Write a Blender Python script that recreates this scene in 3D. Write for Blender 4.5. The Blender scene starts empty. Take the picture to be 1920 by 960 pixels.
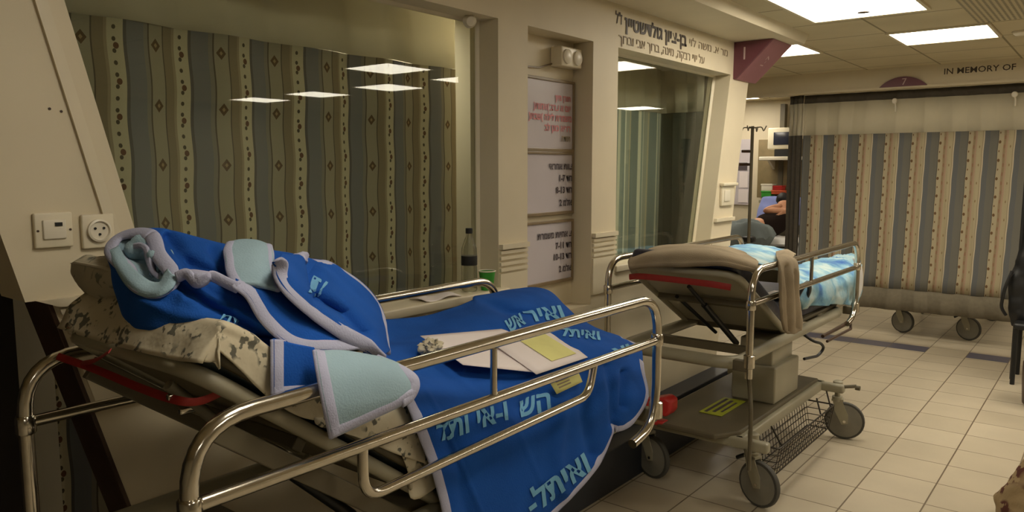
import bpy, bmesh, math, random
from mathutils import Vector, Matrix, noise
from mathutils.bvhtree import BVHTree
random.seed(7)
SC = bpy.context.scene
COL = SC.collection
PI = math.pi

# ------------------------------------------------------------------ camera, world, exposure
F, H = 1440.0, 1.6                                    # focal length in pixels of a 1920 px wide frame, eye height
YAW = math.atan(1145 / math.hypot(F, 162)); PIT = math.atan(162 / F)
cam_d = bpy.data.cameras.new('camera'); cam_d.lens = 36 * F / 1920; cam_d.sensor_width = 36
cam = bpy.data.objects.new('camera', cam_d); COL.objects.link(cam)
cam.location = (0, 0, H); cam.rotation_euler = (PI / 2 - PIT, 0, YAW); cam_d.clip_start = .05
SC.camera = cam
SC.view_settings.view_transform = 'Standard'; SC.view_settings.look = 'None'
SC.view_settings.gamma = 1; SC.view_settings.use_curve_mapping = False
SC.view_settings.exposure = 0.0
LAMP = 15.0                                            # strength of the ceiling lamps
LAMP_COL = (1.0, .91, .755)
w = bpy.data.worlds.new('world'); SC.world = w; w.use_nodes = True
w.node_tree.nodes['Background'].inputs[0].default_value = (1, .93, .8, 1)
w.node_tree.nodes['Background'].inputs[1].default_value = .15

FW = Vector((-math.sin(YAW) * math.cos(PIT), math.cos(YAW) * math.cos(PIT), -math.sin(PIT)))
RT = Vector((math.cos(YAW), math.sin(YAW), 0)); UP = RT.cross(FW); CP = Vector((0, 0, H))
def ray(u, v): return FW + RT * ((u - 960) / F) + UP * ((480 - v) / F)
def atx(u, v, x):
    r = ray(u, v); return CP + r * (x / r.x)
def aty(u, v, y):
    r = ray(u, v); return CP + r * (y / r.y)

# ------------------------------------------------------------------ materials
def srgb(r, g, b):
    f = lambda c: (c / 255 / 12.92) if c / 255 <= .04045 else ((c / 255 + .055) / 1.055) ** 2.4
    return (f(r), f(g), f(b), 1)
class N:
    """tiny node helper"""
    def __init__(s, name):
        s.m = bpy.data.materials.new(name); s.m.use_nodes = True; s.t = s.m.node_tree
        s.b = s.t.nodes['Principled BSDF']
    def new(s, t): return s.t.nodes.new(t)
    def link(s, a, b): s.t.links.new(a, b)
    def math(s, op, a, b=None, c=None):
        n = s.new('ShaderNodeMath'); n.operation = op
        for i, v in enumerate((a, b, c)):
            if v is None: continue
            if hasattr(v, 'links') or hasattr(v, 'is_linked'): s.link(v, n.inputs[i])
            else: n.inputs[i].default_value = v
        return n.outputs[0]
    def mix(s, f, a, b):
        n = s.new('ShaderNodeMix'); n.data_type = 'RGBA'
        if hasattr(f, 'is_linked'): s.link(f, n.inputs[0])
        else: n.inputs[0].default_value = f
        for i, v in ((6, a), (7, b)):
            if hasattr(v, 'is_linked'): s.link(v, n.inputs[i])
            else: n.inputs[i].default_value = v
        return n.outputs[2]
    def noise(s, scale, detail=3, vec=None, rough=.5):
        n = s.new('ShaderNodeTexNoise'); n.inputs['Scale'].default_value = scale
        n.inputs['Detail'].default_value = detail; n.inputs['Roughness'].default_value = rough
        if vec is not None: s.link(vec, n.inputs['Vector'])
        return n.outputs['Fac']
    def ramp(s, f, stops, const=False):
        n = s.new('ShaderNodeValToRGB'); cr = n.color_ramp
        if const: cr.interpolation = 'CONSTANT'
        cr.elements[0].position = stops[0][0]; cr.elements[0].color = stops[0][1]
        cr.elements[1].position = stops[-1][0]; cr.elements[1].color = stops[-1][1]
        for p, c in stops[1:-1]:
            e = cr.elements.new(p); e.color = c
        s.link(f, n.inputs[0]); return n.outputs[0]
    def coord(s, which='Object'):
        n = s.new('ShaderNodeTexCoord'); return n.outputs[which]
    def sep(s, v):
        n = s.new('ShaderNodeSeparateXYZ'); s.link(v, n.inputs[0]); return n.outputs
    def bump(s, h, strength=.3, dist=.002):
        n = s.new('ShaderNodeBump'); n.inputs['Strength'].default_value = strength
        n.inputs['Distance'].default_value = dist; s.link(h, n.inputs['Height'])
        s.link(n.outputs[0], s.b.inputs['Normal'])
    def base(s, c):
        if hasattr(c, 'is_linked'): s.link(c, s.b.inputs['Base Color'])
        else: s.b.inputs['Base Color'].default_value = c

def simple(name, c, rough=.6, metal=0., nscale=12, namt=.10, bscale=None, bstr=.2, bdist=.002, spec=None):
    n = N(name); c = srgb(*c)
    d = tuple(x * (1 - namt) for x in c[:3]) + (1,); l = tuple(min(1, x * (1 + namt)) for x in c[:3]) + (1,)
    n.base(n.ramp(n.noise(nscale, 4, n.coord()), [(.3, d), (.7, l)]))
    n.b.inputs['Roughness'].default_value = rough; n.b.inputs['Metallic'].default_value = metal
    if spec is not None: n.b.inputs['Specular IOR Level'].default_value = spec
    if bscale: n.bump(n.noise(bscale, 3, n.coord()), bstr, bdist)
    return n.m

M = {}
M['wall'] = simple('cream_painted_wall', (212, 200, 172), .55, nscale=3, namt=.04, bscale=60, bstr=.08)
M['trim'] = simple('cream_trim', (216, 205, 178), .45, nscale=5, namt=.03)
M['wall_grey'] = simple('dim_ward_wall', (188, 180, 158), .7, nscale=2, namt=.06)
M['brown'] = simple('dark_brown_laminate', (66, 46, 34), .38, nscale=9, namt=.25)
M['black'] = simple('black_plastic', (22, 22, 22), .45)
M['rubber'] = simple('grey_rubber', (74, 72, 66), .7)
M['hubgrey'] = simple('grey_wheel_plastic', (128, 124, 112), .5)
M['chrome'] = simple('brushed_chrome', (208, 202, 190), .17, 1.0, nscale=40, namt=.06)
M['frame'] = simple('cream_grey_enamel', (158, 152, 130), .4, nscale=6, namt=.07)
M['frame_dk'] = simple('olive_grey_enamel', (98, 90, 70), .5, nscale=6, namt=.12)
M['vinyl'] = simple('dark_green_vinyl', (30, 38, 38), .38, nscale=5, namt=.2, bscale=14, bstr=.4, bdist=.01)
M['navy'] = simple('navy_vinyl', (34, 36, 54), .45, nscale=5, namt=.2, bscale=14, bstr=.4, bdist=.01)
M['plinth'] = simple('dark_navy_plinth', (38, 42, 50), .45, nscale=4, namt=.2)
M['red'] = simple('red_webbing', (148, 34, 26), .6, nscale=60)
M['redpl'] = simple('red_plastic', (200, 52, 48), .35)
M['blue'] = None
def fleece(name, c, var=.12):
    n = N(name); c = srgb(*c)
    d = tuple(x * (1 - var * 1.6) for x in c[:3]) + (1,); l = tuple(min(1, x * (1 + var)) for x in c[:3]) + (1,)
    n.base(n.ramp(n.noise(5, 5, n.coord()), [(.32, d), (.68, l)]))
    n.b.inputs['Roughness'].default_value = .95
    n.b.inputs['Sheen Weight'].default_value = .25
    n.b.inputs['Sheen Roughness'].default_value = .5
    n.b.inputs['Sheen Tint'].default_value = l
    n.b.inputs['Specular IOR Level'].default_value = .15
    n.bump(n.noise(220, 3, n.coord()), .55, .0025)
    return n.m
M['blue'] = fleece('royal_blue_fleece', (30, 82, 164))
M['lining'] = fleece('pale_blue_lining', (152, 178, 190), .06)
M['binding'] = fleece('lavender_grey_binding', (176, 178, 202), .05)
M['letter'] = fleece('pale_blue_lettering', (120, 178, 214), .15)
M['taupe'] = fleece('taupe_blanket', (150, 136, 114), .14)
M['grey'] = fleece('grey_cloth', (120, 128, 128), .1)
M['teal_trousers'] = fleece('grey_teal_fabric', (112, 130, 126), .1)
M['darkshirt'] = fleece('dark_shirt', (40, 30, 26), .1)
M['skin'] = simple('skin', (206, 150, 116), .55, nscale=20, namt=.05)
M['hair'] = simple('black_hair', (20, 16, 16), .6)
M['pillowblue'] = fleece('periwinkle_pillow', (128, 138, 190), .1)
def printed(name, base, ink, scale=26, thr=.60):
    n = N(name); v = n.coord()
    f = n.ramp(n.noise(scale, 2, v, .4), [(thr, (0, 0, 0, 1)), (thr + .05, (1, 1, 1, 1))])
    g = n.ramp(n.noise(scale * .28, 1, v), [(.50, (0, 0, 0, 1)), (.56, (1, 1, 1, 1))])
    k = n.math('MULTIPLY', n.sep(f)[0], n.sep(g)[0])
    n.base(n.mix(k, srgb(*base), srgb(*ink))); n.b.inputs['Roughness'].default_value = .85
    n.bump(n.noise(9, 4, v), .5, .02)
    return n.m
M['sheet'] = printed('printed_cream_sheet', (196, 186, 160), (96, 94, 82), 64, .52)
M['pillow'] = printed('printed_pillowcase', (176, 168, 146), (120, 120, 108), 60, .50)
M['whitesheet'] = simple('white_cloth', (214, 212, 208), .85, nscale=8, namt=.05)
def aqua():
    n = N('aqua_tie_dye_sheet'); v = n.coord()
    n.base(n.ramp(n.noise(5.5, 3, v), [(.30, srgb(44, 92, 160)), (.40, srgb(84, 132, 176)), (.50, srgb(124, 168, 188)), (.66, srgb(178, 196, 194))]))
    n.b.inputs['Roughness'].default_value = .8; n.bump(n.noise(14, 3, v), .5, .02); return n.m
M['aqua'] = aqua()
M['paper'] = simple('white_paper', (226, 216, 214), .8, nscale=4, namt=.03)
M['yellow'] = simple('pale_yellow_form', (218, 214, 138), .8, nscale=10, namt=.05)
M['board'] = simple('whiteboard', (196, 188, 192), .3, nscale=4, namt=.03)
M['boardframe'] = simple('board_frame', (130, 112, 84), .4)
M['ink'] = simple('black_ink', (78, 68, 72), .7)
M['redink'] = simple('red_ink', (206, 130, 134), .7)
M['darktext'] = simple('dark_brown_lettering', (58, 44, 30), .5)
M['palepen'] = simple('light_grey_lettering', (150, 134, 108), .5)
M['white'] = simple('white_plastic', (224, 216, 196), .35, namt=.03)
M['ivory'] = simple('ivory_plastic', (222, 212, 186), .35, namt=.03)
M['purple'] = simple('plum_sign', (104, 56, 66), .4, namt=.04)
M['purple2'] = simple('plum_sign_edge', (140, 92, 98), .4, namt=.04)
M['signtext'] = simple('pale_sign_text', (196, 170, 168), .5)
M['stickerg'] = simple('yellow_green_sticker', (168, 176, 40), .5, nscale=20, namt=.15)
M['green'] = simple('green_cup', (60, 150, 52), .4)
M['wire'] = simple('black_wire', (58, 52, 44), .4, .6)
M['orange'] = simple('orange_red_box', (210, 92, 48), .5)
M['screen'] = simple('dark_screen', (52, 54, 66), .15)
M['floral'] = printed('brown_floral_fabric', (150, 128, 92), (80, 36, 20), 30, .45)
M['band'] = simple('grey_brown_band', (118, 110, 92), .9, nscale=30, bscale=60)
M['darkband'] = simple('dark_grey_band', (74, 68, 58), .9, nscale=30, bscale=60)
M['net'] = simple('cream_curtain_header', (222, 216, 196), .85, nscale=10, namt=.04, bscale=300, bstr=.3)
_t = M['net'].node_tree; _tl = _t.nodes.new('ShaderNodeBsdfTranslucent'); _tl.inputs[0].default_value = srgb(226, 220, 200)
_mx = _t.nodes.new('ShaderNodeMixShader'); _mx.inputs[0].default_value = .45
_t.links.new(_t.nodes['Principled BSDF'].outputs[0], _mx.inputs[1]); _t.links.new(_tl.outputs[0], _mx.inputs[2])
_t.links.new(_mx.outputs[0], [x for x in _t.nodes if x.type == 'OUTPUT_MATERIAL'][0].inputs[0])

def floor_mat():
    n = N('beige_floor_tiles'); o = n.sep(n.coord())
    T = .31
    fx = n.math('FRACT', n.math('DIVIDE', n.math('ADD', o[0], 100 * T + .327), T))
    fy = n.math('FRACT', n.math('DIVIDE', n.math('ADD', o[1], 100 * T - 4.32), T))
    def line(f): return n.math('LESS_THAN', n.math('MINIMUM', f, n.math('SUBTRACT', 1, f)), .0115)
    g = n.math('MAXIMUM', line(fx), line(fy))
    wn = n.new('ShaderNodeTexWhiteNoise'); cb = n.new('ShaderNodeCombineXYZ')
    n.link(n.math('FLOOR', n.math('DIVIDE', n.math('ADD', o[0], 100 * T + .327), T)), cb.inputs[0])
    n.link(n.math('FLOOR', n.math('DIVIDE', n.math('ADD', o[1], 100 * T - 4.32), T)), cb.inputs[1])
    n.link(cb.outputs[0], wn.inputs['Vector'])
    tile = n.mix(wn.outputs['Value'], srgb(186, 174, 150), srgb(198, 186, 162))
    dirt = n.ramp(n.noise(2.2, 5, n.coord()), [(.3, (.86, .86, .86, 1)), (.7, (1, 1, 1, 1))])
    mm = n.new('ShaderNodeMix'); mm.data_type = 'RGBA'; mm.blend_type = 'MULTIPLY'; mm.inputs[0].default_value = 1
    n.link(tile, mm.inputs[6]); n.link(dirt, mm.inputs[7])
    # blue-grey inlaid band in front of the curtain bay
    iny = n.math('MULTIPLY', n.math('GREATER_THAN', o[1], 7.46), n.math('LESS_THAN', o[1], 7.70))
    gap = n.math('MULTIPLY', n.math('GREATER_THAN', o[0], -1.257), n.math('LESS_THAN', o[0], -.947))
    end = n.math('LESS_THAN', o[0], -.637)
    inb = n.math('MULTIPLY', n.math('MULTIPLY', iny, n.math('SUBTRACT', 1, gap)), end)
    c = n.mix(inb, mm.outputs[2], srgb(92, 90, 104))
    c = n.mix(g, c, srgb(112, 98, 78))
    n.base(c); n.b.inputs['Roughness'].default_value = .38; n.b.inputs['Specular IOR Level'].default_value = .35
    n.bump(n.math('SUBTRACT', 1, g), .3, .002)
    return n.m
M['floor'] = floor_mat()

def ceil_mat():
    n = N('ceiling_tiles'); o = n.sep(n.coord()); T = .60
    fx = n.math('FRACT', n.math('DIVIDE', n.math('ADD', o[0], 100 * T + .72), T))
    fy = n.math('FRACT', n.math('DIVIDE', n.math('ADD', o[1], 100 * T - 5.76), T))
    def line(f): return n.math('LESS_THAN', n.math('MINIMUM', f, n.math('SUBTRACT', 1, f)), .012)
    g = n.math('MAXIMUM', line(fx), line(fy))
    c = n.ramp(n.noise(2.5, 4, n.coord()), [(.3, srgb(196, 184, 152)), (.7, srgb(208, 196, 164))])
    n.base(n.mix(g, c, srgb(140, 128, 100))); n.b.inputs['Roughness'].default_value = .75
    n.bump(n.math('SUBTRACT', 1, g), .4, .004); return n.m
M['ceiling'] = ceil_mat()

def perf_mat():
    n = N('perforated_metal_tile'); o = n.sep(n.coord())
    a = n.math('SUBTRACT', n.math('FRACT', n.math('MULTIPLY', o[0], 36)), .5)
    b = n.math('SUBTRACT', n.math('FRACT', n.math('MULTIPLY', o[1], 36)), .5)
    d = n.math('ADD', n.math('MULTIPLY', a, a), n.math('MULTIPLY', b, b))
    n.base(n.mix(n.math('LESS_THAN', d, .08), srgb(196, 184, 152), srgb(70, 60, 44)))
    n.b.inputs['Roughness'].default_value = .5; return n.m
M['perf'] = perf_mat()

def curtain_mat(name, P, phase, far=False):
    n = N(name); uv = n.sep(n.coord('UV'))
    wob = n.math('MULTIPLY', n.math('SINE', n.math('MULTIPLY', uv[1], 26.)), .012 if not far else .006)
    t = n.math('ADD', n.math('DIVIDE', n.math('ADD', uv[0], 10 * P + phase), P), wob)
    f = n.math('FRACT', t)
    if not far:
        st = [(0, srgb(184, 176, 150)), (.20, srgb(92, 92, 88)), (.25, srgb(116, 117, 118)), (.50, srgb(130, 126, 115)),
              (.56, srgb(88, 82, 70)), (.585, srgb(150, 144, 124)), (.80, srgb(88, 82, 70)), (.82, srgb(132, 120, 98)), (.96, srgb(150, 140, 116))]
    else:
        st = [(0, srgb(104, 106, 106)), (.17, srgb(114, 112, 104)), (.42, srgb(98, 96, 88)), (.45, srgb(178, 166, 138)),
              (.62, srgb(154, 136, 108)), (.70, srgb(176, 150, 128)), (.76, srgb(178, 166, 136)), (.93, srgb(154, 142, 116)), (.96, srgb(194, 182, 156))]
    c = n.ramp(f, st, True)
    def spots(uc, pv, ru, rv, col, c, diamond=False, sh=0.):
        du = n.math('DIVIDE', n.math('SUBTRACT', f, uc), ru / P)
        dv = n.math('DIVIDE', n.math('MULTIPLY', n.math('SUBTRACT', n.math('FRACT', n.math('DIVIDE', n.math('ADD', uv[1], sh), pv)), .5), pv), rv)
        if diamond: d = n.math('ADD', n.math('ABSOLUTE', du), n.math('ABSOLUTE', dv))
        else: d = n.math('ADD', n.math('MULTIPLY', du, du), n.math('MULTIPLY', dv, dv))
        return n.mix(n.math('LESS_THAN', d, 1), c, srgb(*col))
    if not far:
        c = spots(.085, .036, .0055, .007, (78, 72, 58), c)
        c = spots(.11, .108, .008, .010, (98, 70, 52), c, sh=.02)
        c = spots(.69, .19, .017, .022, (92, 74, 52), c, True)
        c = spots(.69, .19, .006, .008, (150, 130, 96), c, True)
    else:
        c = spots(.50, .16, .010, .014, (112, 88, 62), c)
        c = spots(.50, .16, .005, .009, (120, 96, 70), c, sh=.08)
        c = spots(.66, .08, .006, .018, (150, 116, 94), c)
        c = spots(.86, .16, .004, .012, (136, 116, 84), c, sh=.04)
    n.base(c); n.b.inputs['Roughness'].default_value = .9; n.b.inputs['Specular IOR Level'].default_value = .15
    n.bump(n.noise(400, 2, n.coord()), .2, .001); return n.m
M['cur_near'] = curtain_mat('striped_dotted_curtain', .228, .02)
M['cur_far'] = curtain_mat('striped_bay_curtain', .235, .03, True)
def dark_cur():
    n = N('dark_green_grey_curtain'); uv = n.sep(n.coord('UV'))
    f = n.math('FRACT', n.math('DIVIDE', n.math('ADD', uv[0], 3), .26))
    n.base(n.ramp(f, [(0, srgb(128, 138, 130)), (.14, srgb(196, 194, 176)), (.20, srgb(140, 144, 130)), (.55, srgb(166, 158, 132)), (.62, srgb(108, 118, 112)), (.9, srgb(190, 188, 168))], True))
    n.b.inputs['Roughness'].default_value = .9; return n.m
M['cur_mid'] = dark_cur()
M['cur_dark'] = fleece('dark_green_grey_fabric', (66, 74, 66), .15)

def glass_mat():
    m = bpy.data.materials.new('window_glass'); m.use_nodes = True; t = m.node_tree
    for nd in list(t.nodes):
        if nd.type != 'OUTPUT_MATERIAL': t.nodes.remove(nd)
    out = [x for x in t.nodes if x.type == 'OUTPUT_MATERIAL'][0]
    tr = t.nodes.new('ShaderNodeBsdfTransparent'); tr.inputs[0].default_value = (.935, .955, .915, 1)
    gl = t.nodes.new('ShaderNodeBsdfGlossy'); gl.inputs['Roughness'].default_value = .012
    fr = t.nodes.new('ShaderNodeLayerWeight'); pw = t.nodes.new('ShaderNodeMath'); pw.operation = 'POWER'; pw.inputs[1].default_value = 4.5
    mx = t.nodes.new('ShaderNodeMixShader'); ma = t.nodes.new('ShaderNodeMath'); ma.operation = 'MULTIPLY_ADD'
    ma.inputs[1].default_value = .75; ma.inputs[2].default_value = .035
    t.links.new(fr.outputs['Facing'], pw.inputs[0]); t.links.new(pw.outputs[0], ma.inputs[0]); t.links.new(ma.outputs[0], mx.inputs[0])
    t.links.new(tr.outputs[0], mx.inputs[1]); t.links.new(gl.outputs[0], mx.inputs[2])
    t.links.new(mx.outputs[0], out.inputs[0]); return m
M['glass'] = glass_mat()
def bottle_mat():
    n = N('clear_bottle_plastic'); n.base(srgb(214, 214, 196)); n.b.inputs['Transmission Weight'].default_value = .9
    n.b.inputs['Roughness'].default_value = .08; n.b.inputs['IOR'].default_value = 1.2; return n.m
M['bottle'] = bottle_mat()
def emis(name, c, s):
    n = N(name); n.b.inputs['Emission Color'].default_value = c + (1,); n.b.inputs['Emission Strength'].default_value = s
    n.base(c + (1,)); return n.m
M['lamp'] = emis('lamp_diffuser', LAMP_COL, LAMP)

# ------------------------------------------------------------------ mesh helpers
class MB:
    def __init__(s): s.v = []; s.f = []; s.uv = {}
    def add(s, vs, fs, uvs=None):
        o = len(s.v); s.v += [Vector(p) for p in vs]
        for f in fs: s.f.append(tuple(i + o for i in f))
        if uvs:
            for i, q in enumerate(uvs): s.uv[o + i] = q
        return s
    def box(s, a, b, mat=None):
        x0, y0, z0 = a; x1, y1, z1 = b
        vs = [Vector(p) for p in ((x0, y0, z0), (x1, y0, z0), (x1, y1, z0), (x0, y1, z0), (x0, y0, z1), (x1, y0, z1), (x1, y1, z1), (x0, y1, z1))]
        if mat is not None: vs = [mat @ p for p in vs]
        return s.add(vs, [(0, 3, 2, 1), (4, 5, 6, 7), (0, 1, 5, 4), (1, 2, 6, 5), (2, 3, 7, 6), (3, 0, 4, 7)])
    def rbox(s, a, b, r=.01, mat=None, seg=3):
        bm = bmesh.new(); bmesh.ops.create_cube(bm, size=1)
        a = Vector(a); b = Vector(b)
        for v in bm.verts: v.co = Vector([(a[i] + b[i]) / 2 + v.co[i] * abs(b[i] - a[i]) for i in range(3)])
        bmesh.ops.bevel(bm, geom=bm.edges[:], offset=r, segments=seg, profile=.5, affect='EDGES')
        bm.verts.ensure_lookup_table()
        vs = [v.co.copy() for v in bm.verts]
        if mat is not None: vs = [mat @ p for p in vs]
        s.add(vs, [tuple(v.index for v in f.verts) for f in bm.faces]); bm.free(); return s
    def prism(s, poly, axis, lo, hi):
        """poly: (a,b) pairs in the plane normal to axis (0: y,z  1: x,z  2: x,y)"""
        n = len(poly); vs = []
        for t in (lo, hi):
            for a, b in poly:
                p = [a, b]; p.insert(axis, t); vs.append(Vector(p))
        fs = [tuple(range(n))[::-1], tuple(range(n, 2 * n))] + [(i, (i + 1) % n, (i + 1) % n + n, i + n) for i in range(n)]
        return s.add(vs, fs)
    def tube(s, pts, r, seg=12, flat=1., ref=None, closed=False, caps=True, radii=None):
        pts = [Vector(p) for p in pts]; n = len(pts); vs = []; fs = []
        up = None
        for i, p in enumerate(pts):
            a = pts[(i - 1) % n] if (closed or i) else p; b = pts[(i + 1) % n] if (closed or i < n - 1) else p
            t = (b - a).normalized()
            if up is None:
                up = Vector((0, 0, 1)) if abs(t.z) < .9 else Vector((1, 0, 0))
            x = (up - t * up.dot(t)).normalized(); y = t.cross(x); up = x
            if ref is not None:
                x = ref[i] - t * ref[i].dot(t); x.normalize(); y = t.cross(x)
            rr = radii[i] if radii else r
            for k in range(seg):
                an = 2 * PI * k / seg; vs.append(p + x * math.cos(an) * rr + y * math.sin(an) * rr * flat)
        m = n if closed else n - 1
        for i in range(m):
            for k in range(seg):
                j = (i + 1) % n
                fs.append((i * seg + k, i * seg + (k + 1) % seg, j * seg + (k + 1) % seg, j * seg + k))
        if caps and not closed:
            fs.append(tuple(range(seg))[::-1]); fs.append(tuple((n - 1) * seg + k for k in range(seg)))
        return s.add(vs, fs)
    def lathe(s, prof, origin, axis=Vector((0, 0, 1)), seg=24):
        axis = Vector(axis).normalized(); q = Vector((0, 0, 1)).rotation_difference(axis); vs = []; fs = []
        for r, h in prof:
            for k in range(seg):
                a = 2 * PI * k / seg; vs.append(Vector(origin) + q @ Vector((r * math.cos(a), r * math.sin(a), h)))
        for i in range(len(prof) - 1):
            for k in range(seg): fs.append((i * seg + k, i * seg + (k + 1) % seg, (i + 1) * seg + (k + 1) % seg, (i + 1) * seg + k))
        fs.append(tuple(range(seg))[::-1]); fs.append(tuple((len(prof) - 1) * seg + k for k in range(seg)))
        return s.add(vs, fs)
    def grid(s, G, uv=None, closed_u=False):
        R = len(G); C = len(G[0]); vs = [p for row in G for p in row]; fs = []
        for i in range(R - 1):
            for j in range(C - 1 if not closed_u else C):
                k = (j + 1) % C; fs.append((i * C + j, i * C + k, (i + 1) * C + k, (i + 1) * C + j))
        return s.add(vs, fs, uv)
    def build(s, name, mat, parent=None, smooth=True, solid=None, bevel=None, angle=40):
        me = bpy.data.meshes.new(name)
        off = Vector(parent['_w']) if parent is not None else Vector((0, 0, 0))
        if parent is None and s.v:                      # own origin at the base centre
            xs = [v.x for v in s.v]; ys = [v.y for v in s.v]; zs = [v.z for v in s.v]
            off = Vector(((min(xs) + max(xs)) / 2, (min(ys) + max(ys)) / 2, min(zs)))
            if name in ('floor', 'ceiling'): off = Vector((0, 0, 0))
        me.from_pydata([v - off for v in s.v], [], s.f)
        if s.uv:
            l = me.uv_layers.new(name='UVMap')
            for lp in me.loops: l.data[lp.index].uv = s.uv.get(lp.vertex_index, (0, 0))
        me.materials.append(mat); me.update()
        bm = bmesh.new(); bm.from_mesh(me); bmesh.ops.recalc_face_normals(bm, faces=bm.faces[:]); bm.to_mesh(me); bm.free()
        if smooth:
            me.shade_smooth()
            me.set_sharp_from_angle(angle=math.radians(angle))
        o = bpy.data.objects.new(name, me); COL.objects.link(o)
        if parent is not None: o.parent = parent; o['_w'] = list(off)
        else: o.location = off; o['_w'] = list(off)
        if solid:
            m = o.modifiers.new('thickness', 'SOLIDIFY'); m.thickness = solid; m.offset = 0
        if bevel:
            m = o.modifiers.new('bevel', 'BEVEL'); m.width = bevel; m.segments = 2; m.limit_method = 'ANGLE'
        return o
def thing(name, loc, label, cat, group=None):
    o = bpy.data.objects.new(name, None); COL.objects.link(o); o.location = loc; o['_w'] = list(loc)
    o.empty_display_size = .1
    o['label'] = label; o['category'] = cat
    if group: o['group'] = group
    return o
def tag(o, label, cat, group=None):
    o['label'] = label; o['category'] = cat
    if group: o['group'] = group
    return o
def struct(o): o['kind'] = 'structure'; return o
def catmull(P, n, closed=False):
    """resample control values (vectors) to n samples"""
    m = len(P); out = []
    for i in range(n):
        t = (i / n if closed else i / (n - 1)) * (m if closed else m - 1)
        k = int(t)
        if not closed and k >= m - 1: k = m - 2
        f = t - k
        g = (lambda a: P[a % m]) if closed else (lambda a: P[a] if 0 <= a < m else (P[0] * 2 - P[1] if a < 0 else P[m - 1] * 2 - P[m - 2]))
        p0, p1, p2, p3 = g(k - 1), g(k), g(k + 1), g(k + 2)
        out.append(.5 * ((2 * p1) + (p2 - p0) * f + (2 * p0 - 5 * p1 + 4 * p2 - p3) * f * f + (3 * p1 - p0 - 3 * p2 + p3) * f * f * f))
    return out
def surf(ctrl, nr, nc, closed_u=False):
    rows = [catmull([Vector(p) for p in r], nc, closed_u) for r in ctrl]
    cols = [catmull([rows[i][j] for i in range(len(rows))], nr) for j in range(nc)]
    return [[cols[j][i] for j in range(nc)] for i in range(nr)]
def px(rows): return [[atx(*p) for p in r] for r in rows]
def wrinkle(G, amp, sc, seed=0., aniso=(1, 1, 1)):
    R = len(G); C = len(G[0]); out = []
    for i in range(R):
        row = []
        for j in range(C):
            a = G[min(i + 1, R - 1)][j] - G[max(i - 1, 0)][j]; b = G[i][min(j + 1, C - 1)] - G[i][max(j - 1, 0)]
            n = a.cross(b)
            if n.length > 1e-9: n.normalize()
            p = G[i][j]; q = Vector((p.x * aniso[0], p.y * aniso[1], p.z * aniso[2])) * sc + Vector((seed, 0, 0))
            row.append(p + n * amp * (noise.noise(q) + .5 * noise.noise(q * 2.1)))
        out.append(row)
    return out
def binding(path, inward, width=.024, thick=.28, mb=None):
    """flat tape sewn round a cloth edge: path = edge points, inward = points a little inside the cloth"""
    mb = mb or MB(); ref = []
    pts = []
    for p, q in zip(path, inward):
        d = (q - p); d.normalize(); ref.append(d); pts.append(p + d * width * .35)
    mb.tube(pts, width / 2, 10, thick, ref); return mb
def text_mesh(s, size, bold=0.):
    c = bpy.data.curves.new('lettering', 'FONT'); c.body = s; c.size = size; c.offset = bold; c.align_x = 'CENTER'; c.align_y = 'CENTER'
    c.resolution_u = 2
    o = bpy.data.objects.new('lettering', c); COL.objects.link(o); bpy.context.view_layer.update()
    me = bpy.data.meshes.new_from_object(o.evaluated_get(bpy.context.evaluated_depsgraph_get()))
    vs = [v.co.copy() for v in me.vertices]; fs = [tuple(p.vertices) for p in me.polygons]
    bpy.data.objects.remove(o); bpy.data.curves.remove(c); bpy.data.meshes.remove(me); return vs, fs
def heb(s):
    """right-to-left order for the letters, digits kept readable"""
    import re
    return re.sub(r'[0-9]+(-[0-9]+)?', lambda m: m.group(0)[::-1], s)[::-1]
def text_on(mb, s, size, origin, xd, yd, bold=0., thick=.002):
    vs, fs = text_mesh(s, size, bold); xd = Vector(xd); yd = Vector(yd); nn = xd.cross(yd).normalized() * thick
    P = [Vector(origin) + xd * v.x + yd * v.y + nn for v in vs]; mb.add(P, fs); return mb
def bvh_of(mbs):
    v = []; f = []
    for m in mbs:
        o = len(v); v += m.v; f += [tuple(i + o for i in q) for q in m.f]
    return BVHTree.FromPolygons(v, f)
def drop(bvh, u, v, lift=.004, fallback=-1.3):
    r = ray(u, v).normalized(); h = bvh.ray_cast(CP, r)
    if h[0] is None: return atx(u, v, fallback)
    n = h[1] if h[1].dot(r) < 0 else -h[1]
    return h[0] + n * lift
def subdiv(vs, fs, maxlen):
    bm = bmesh.new(); bv = [bm.verts.new(v) for v in vs]
    for f in fs:
        try: bm.faces.new([bv[i] for i in f])
        except Exception: pass
    bmesh.ops.triangulate(bm, faces=bm.faces[:])
    for _ in range(5):
        es = [e for e in bm.edges if e.calc_length() > maxlen]
        if not es: break
        bmesh.ops.subdivide_edges(bm, edges=es, cuts=1); bmesh.ops.triangulate(bm, faces=bm.faces[:])
    bm.verts.ensure_lookup_table(); bm.verts.index_update()
    r = ([v.co.copy() for v in bm.verts], [tuple(v.index for v in f.verts) for f in bm.faces]); bm.free(); return r

# ================================================================== THE ROOM
WX, GX, BX = -2.13, -2.25, -2.29          # wall face, glass plane, wall back
ZC = 2.52
def Lw(z): return .735 - .25 * (z - 1.26)       # slanted near end of the wall
def L1(z): return 1.103 - .247 * (z - 1.08)     # slanted jamb, first window
def R2(z): return 4.82 + .23 * (z - 1.08)       # slanted jamb, second window
def Rw(z): return 5.153 + .218 * (z - 1.068)    # slanted far end

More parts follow.
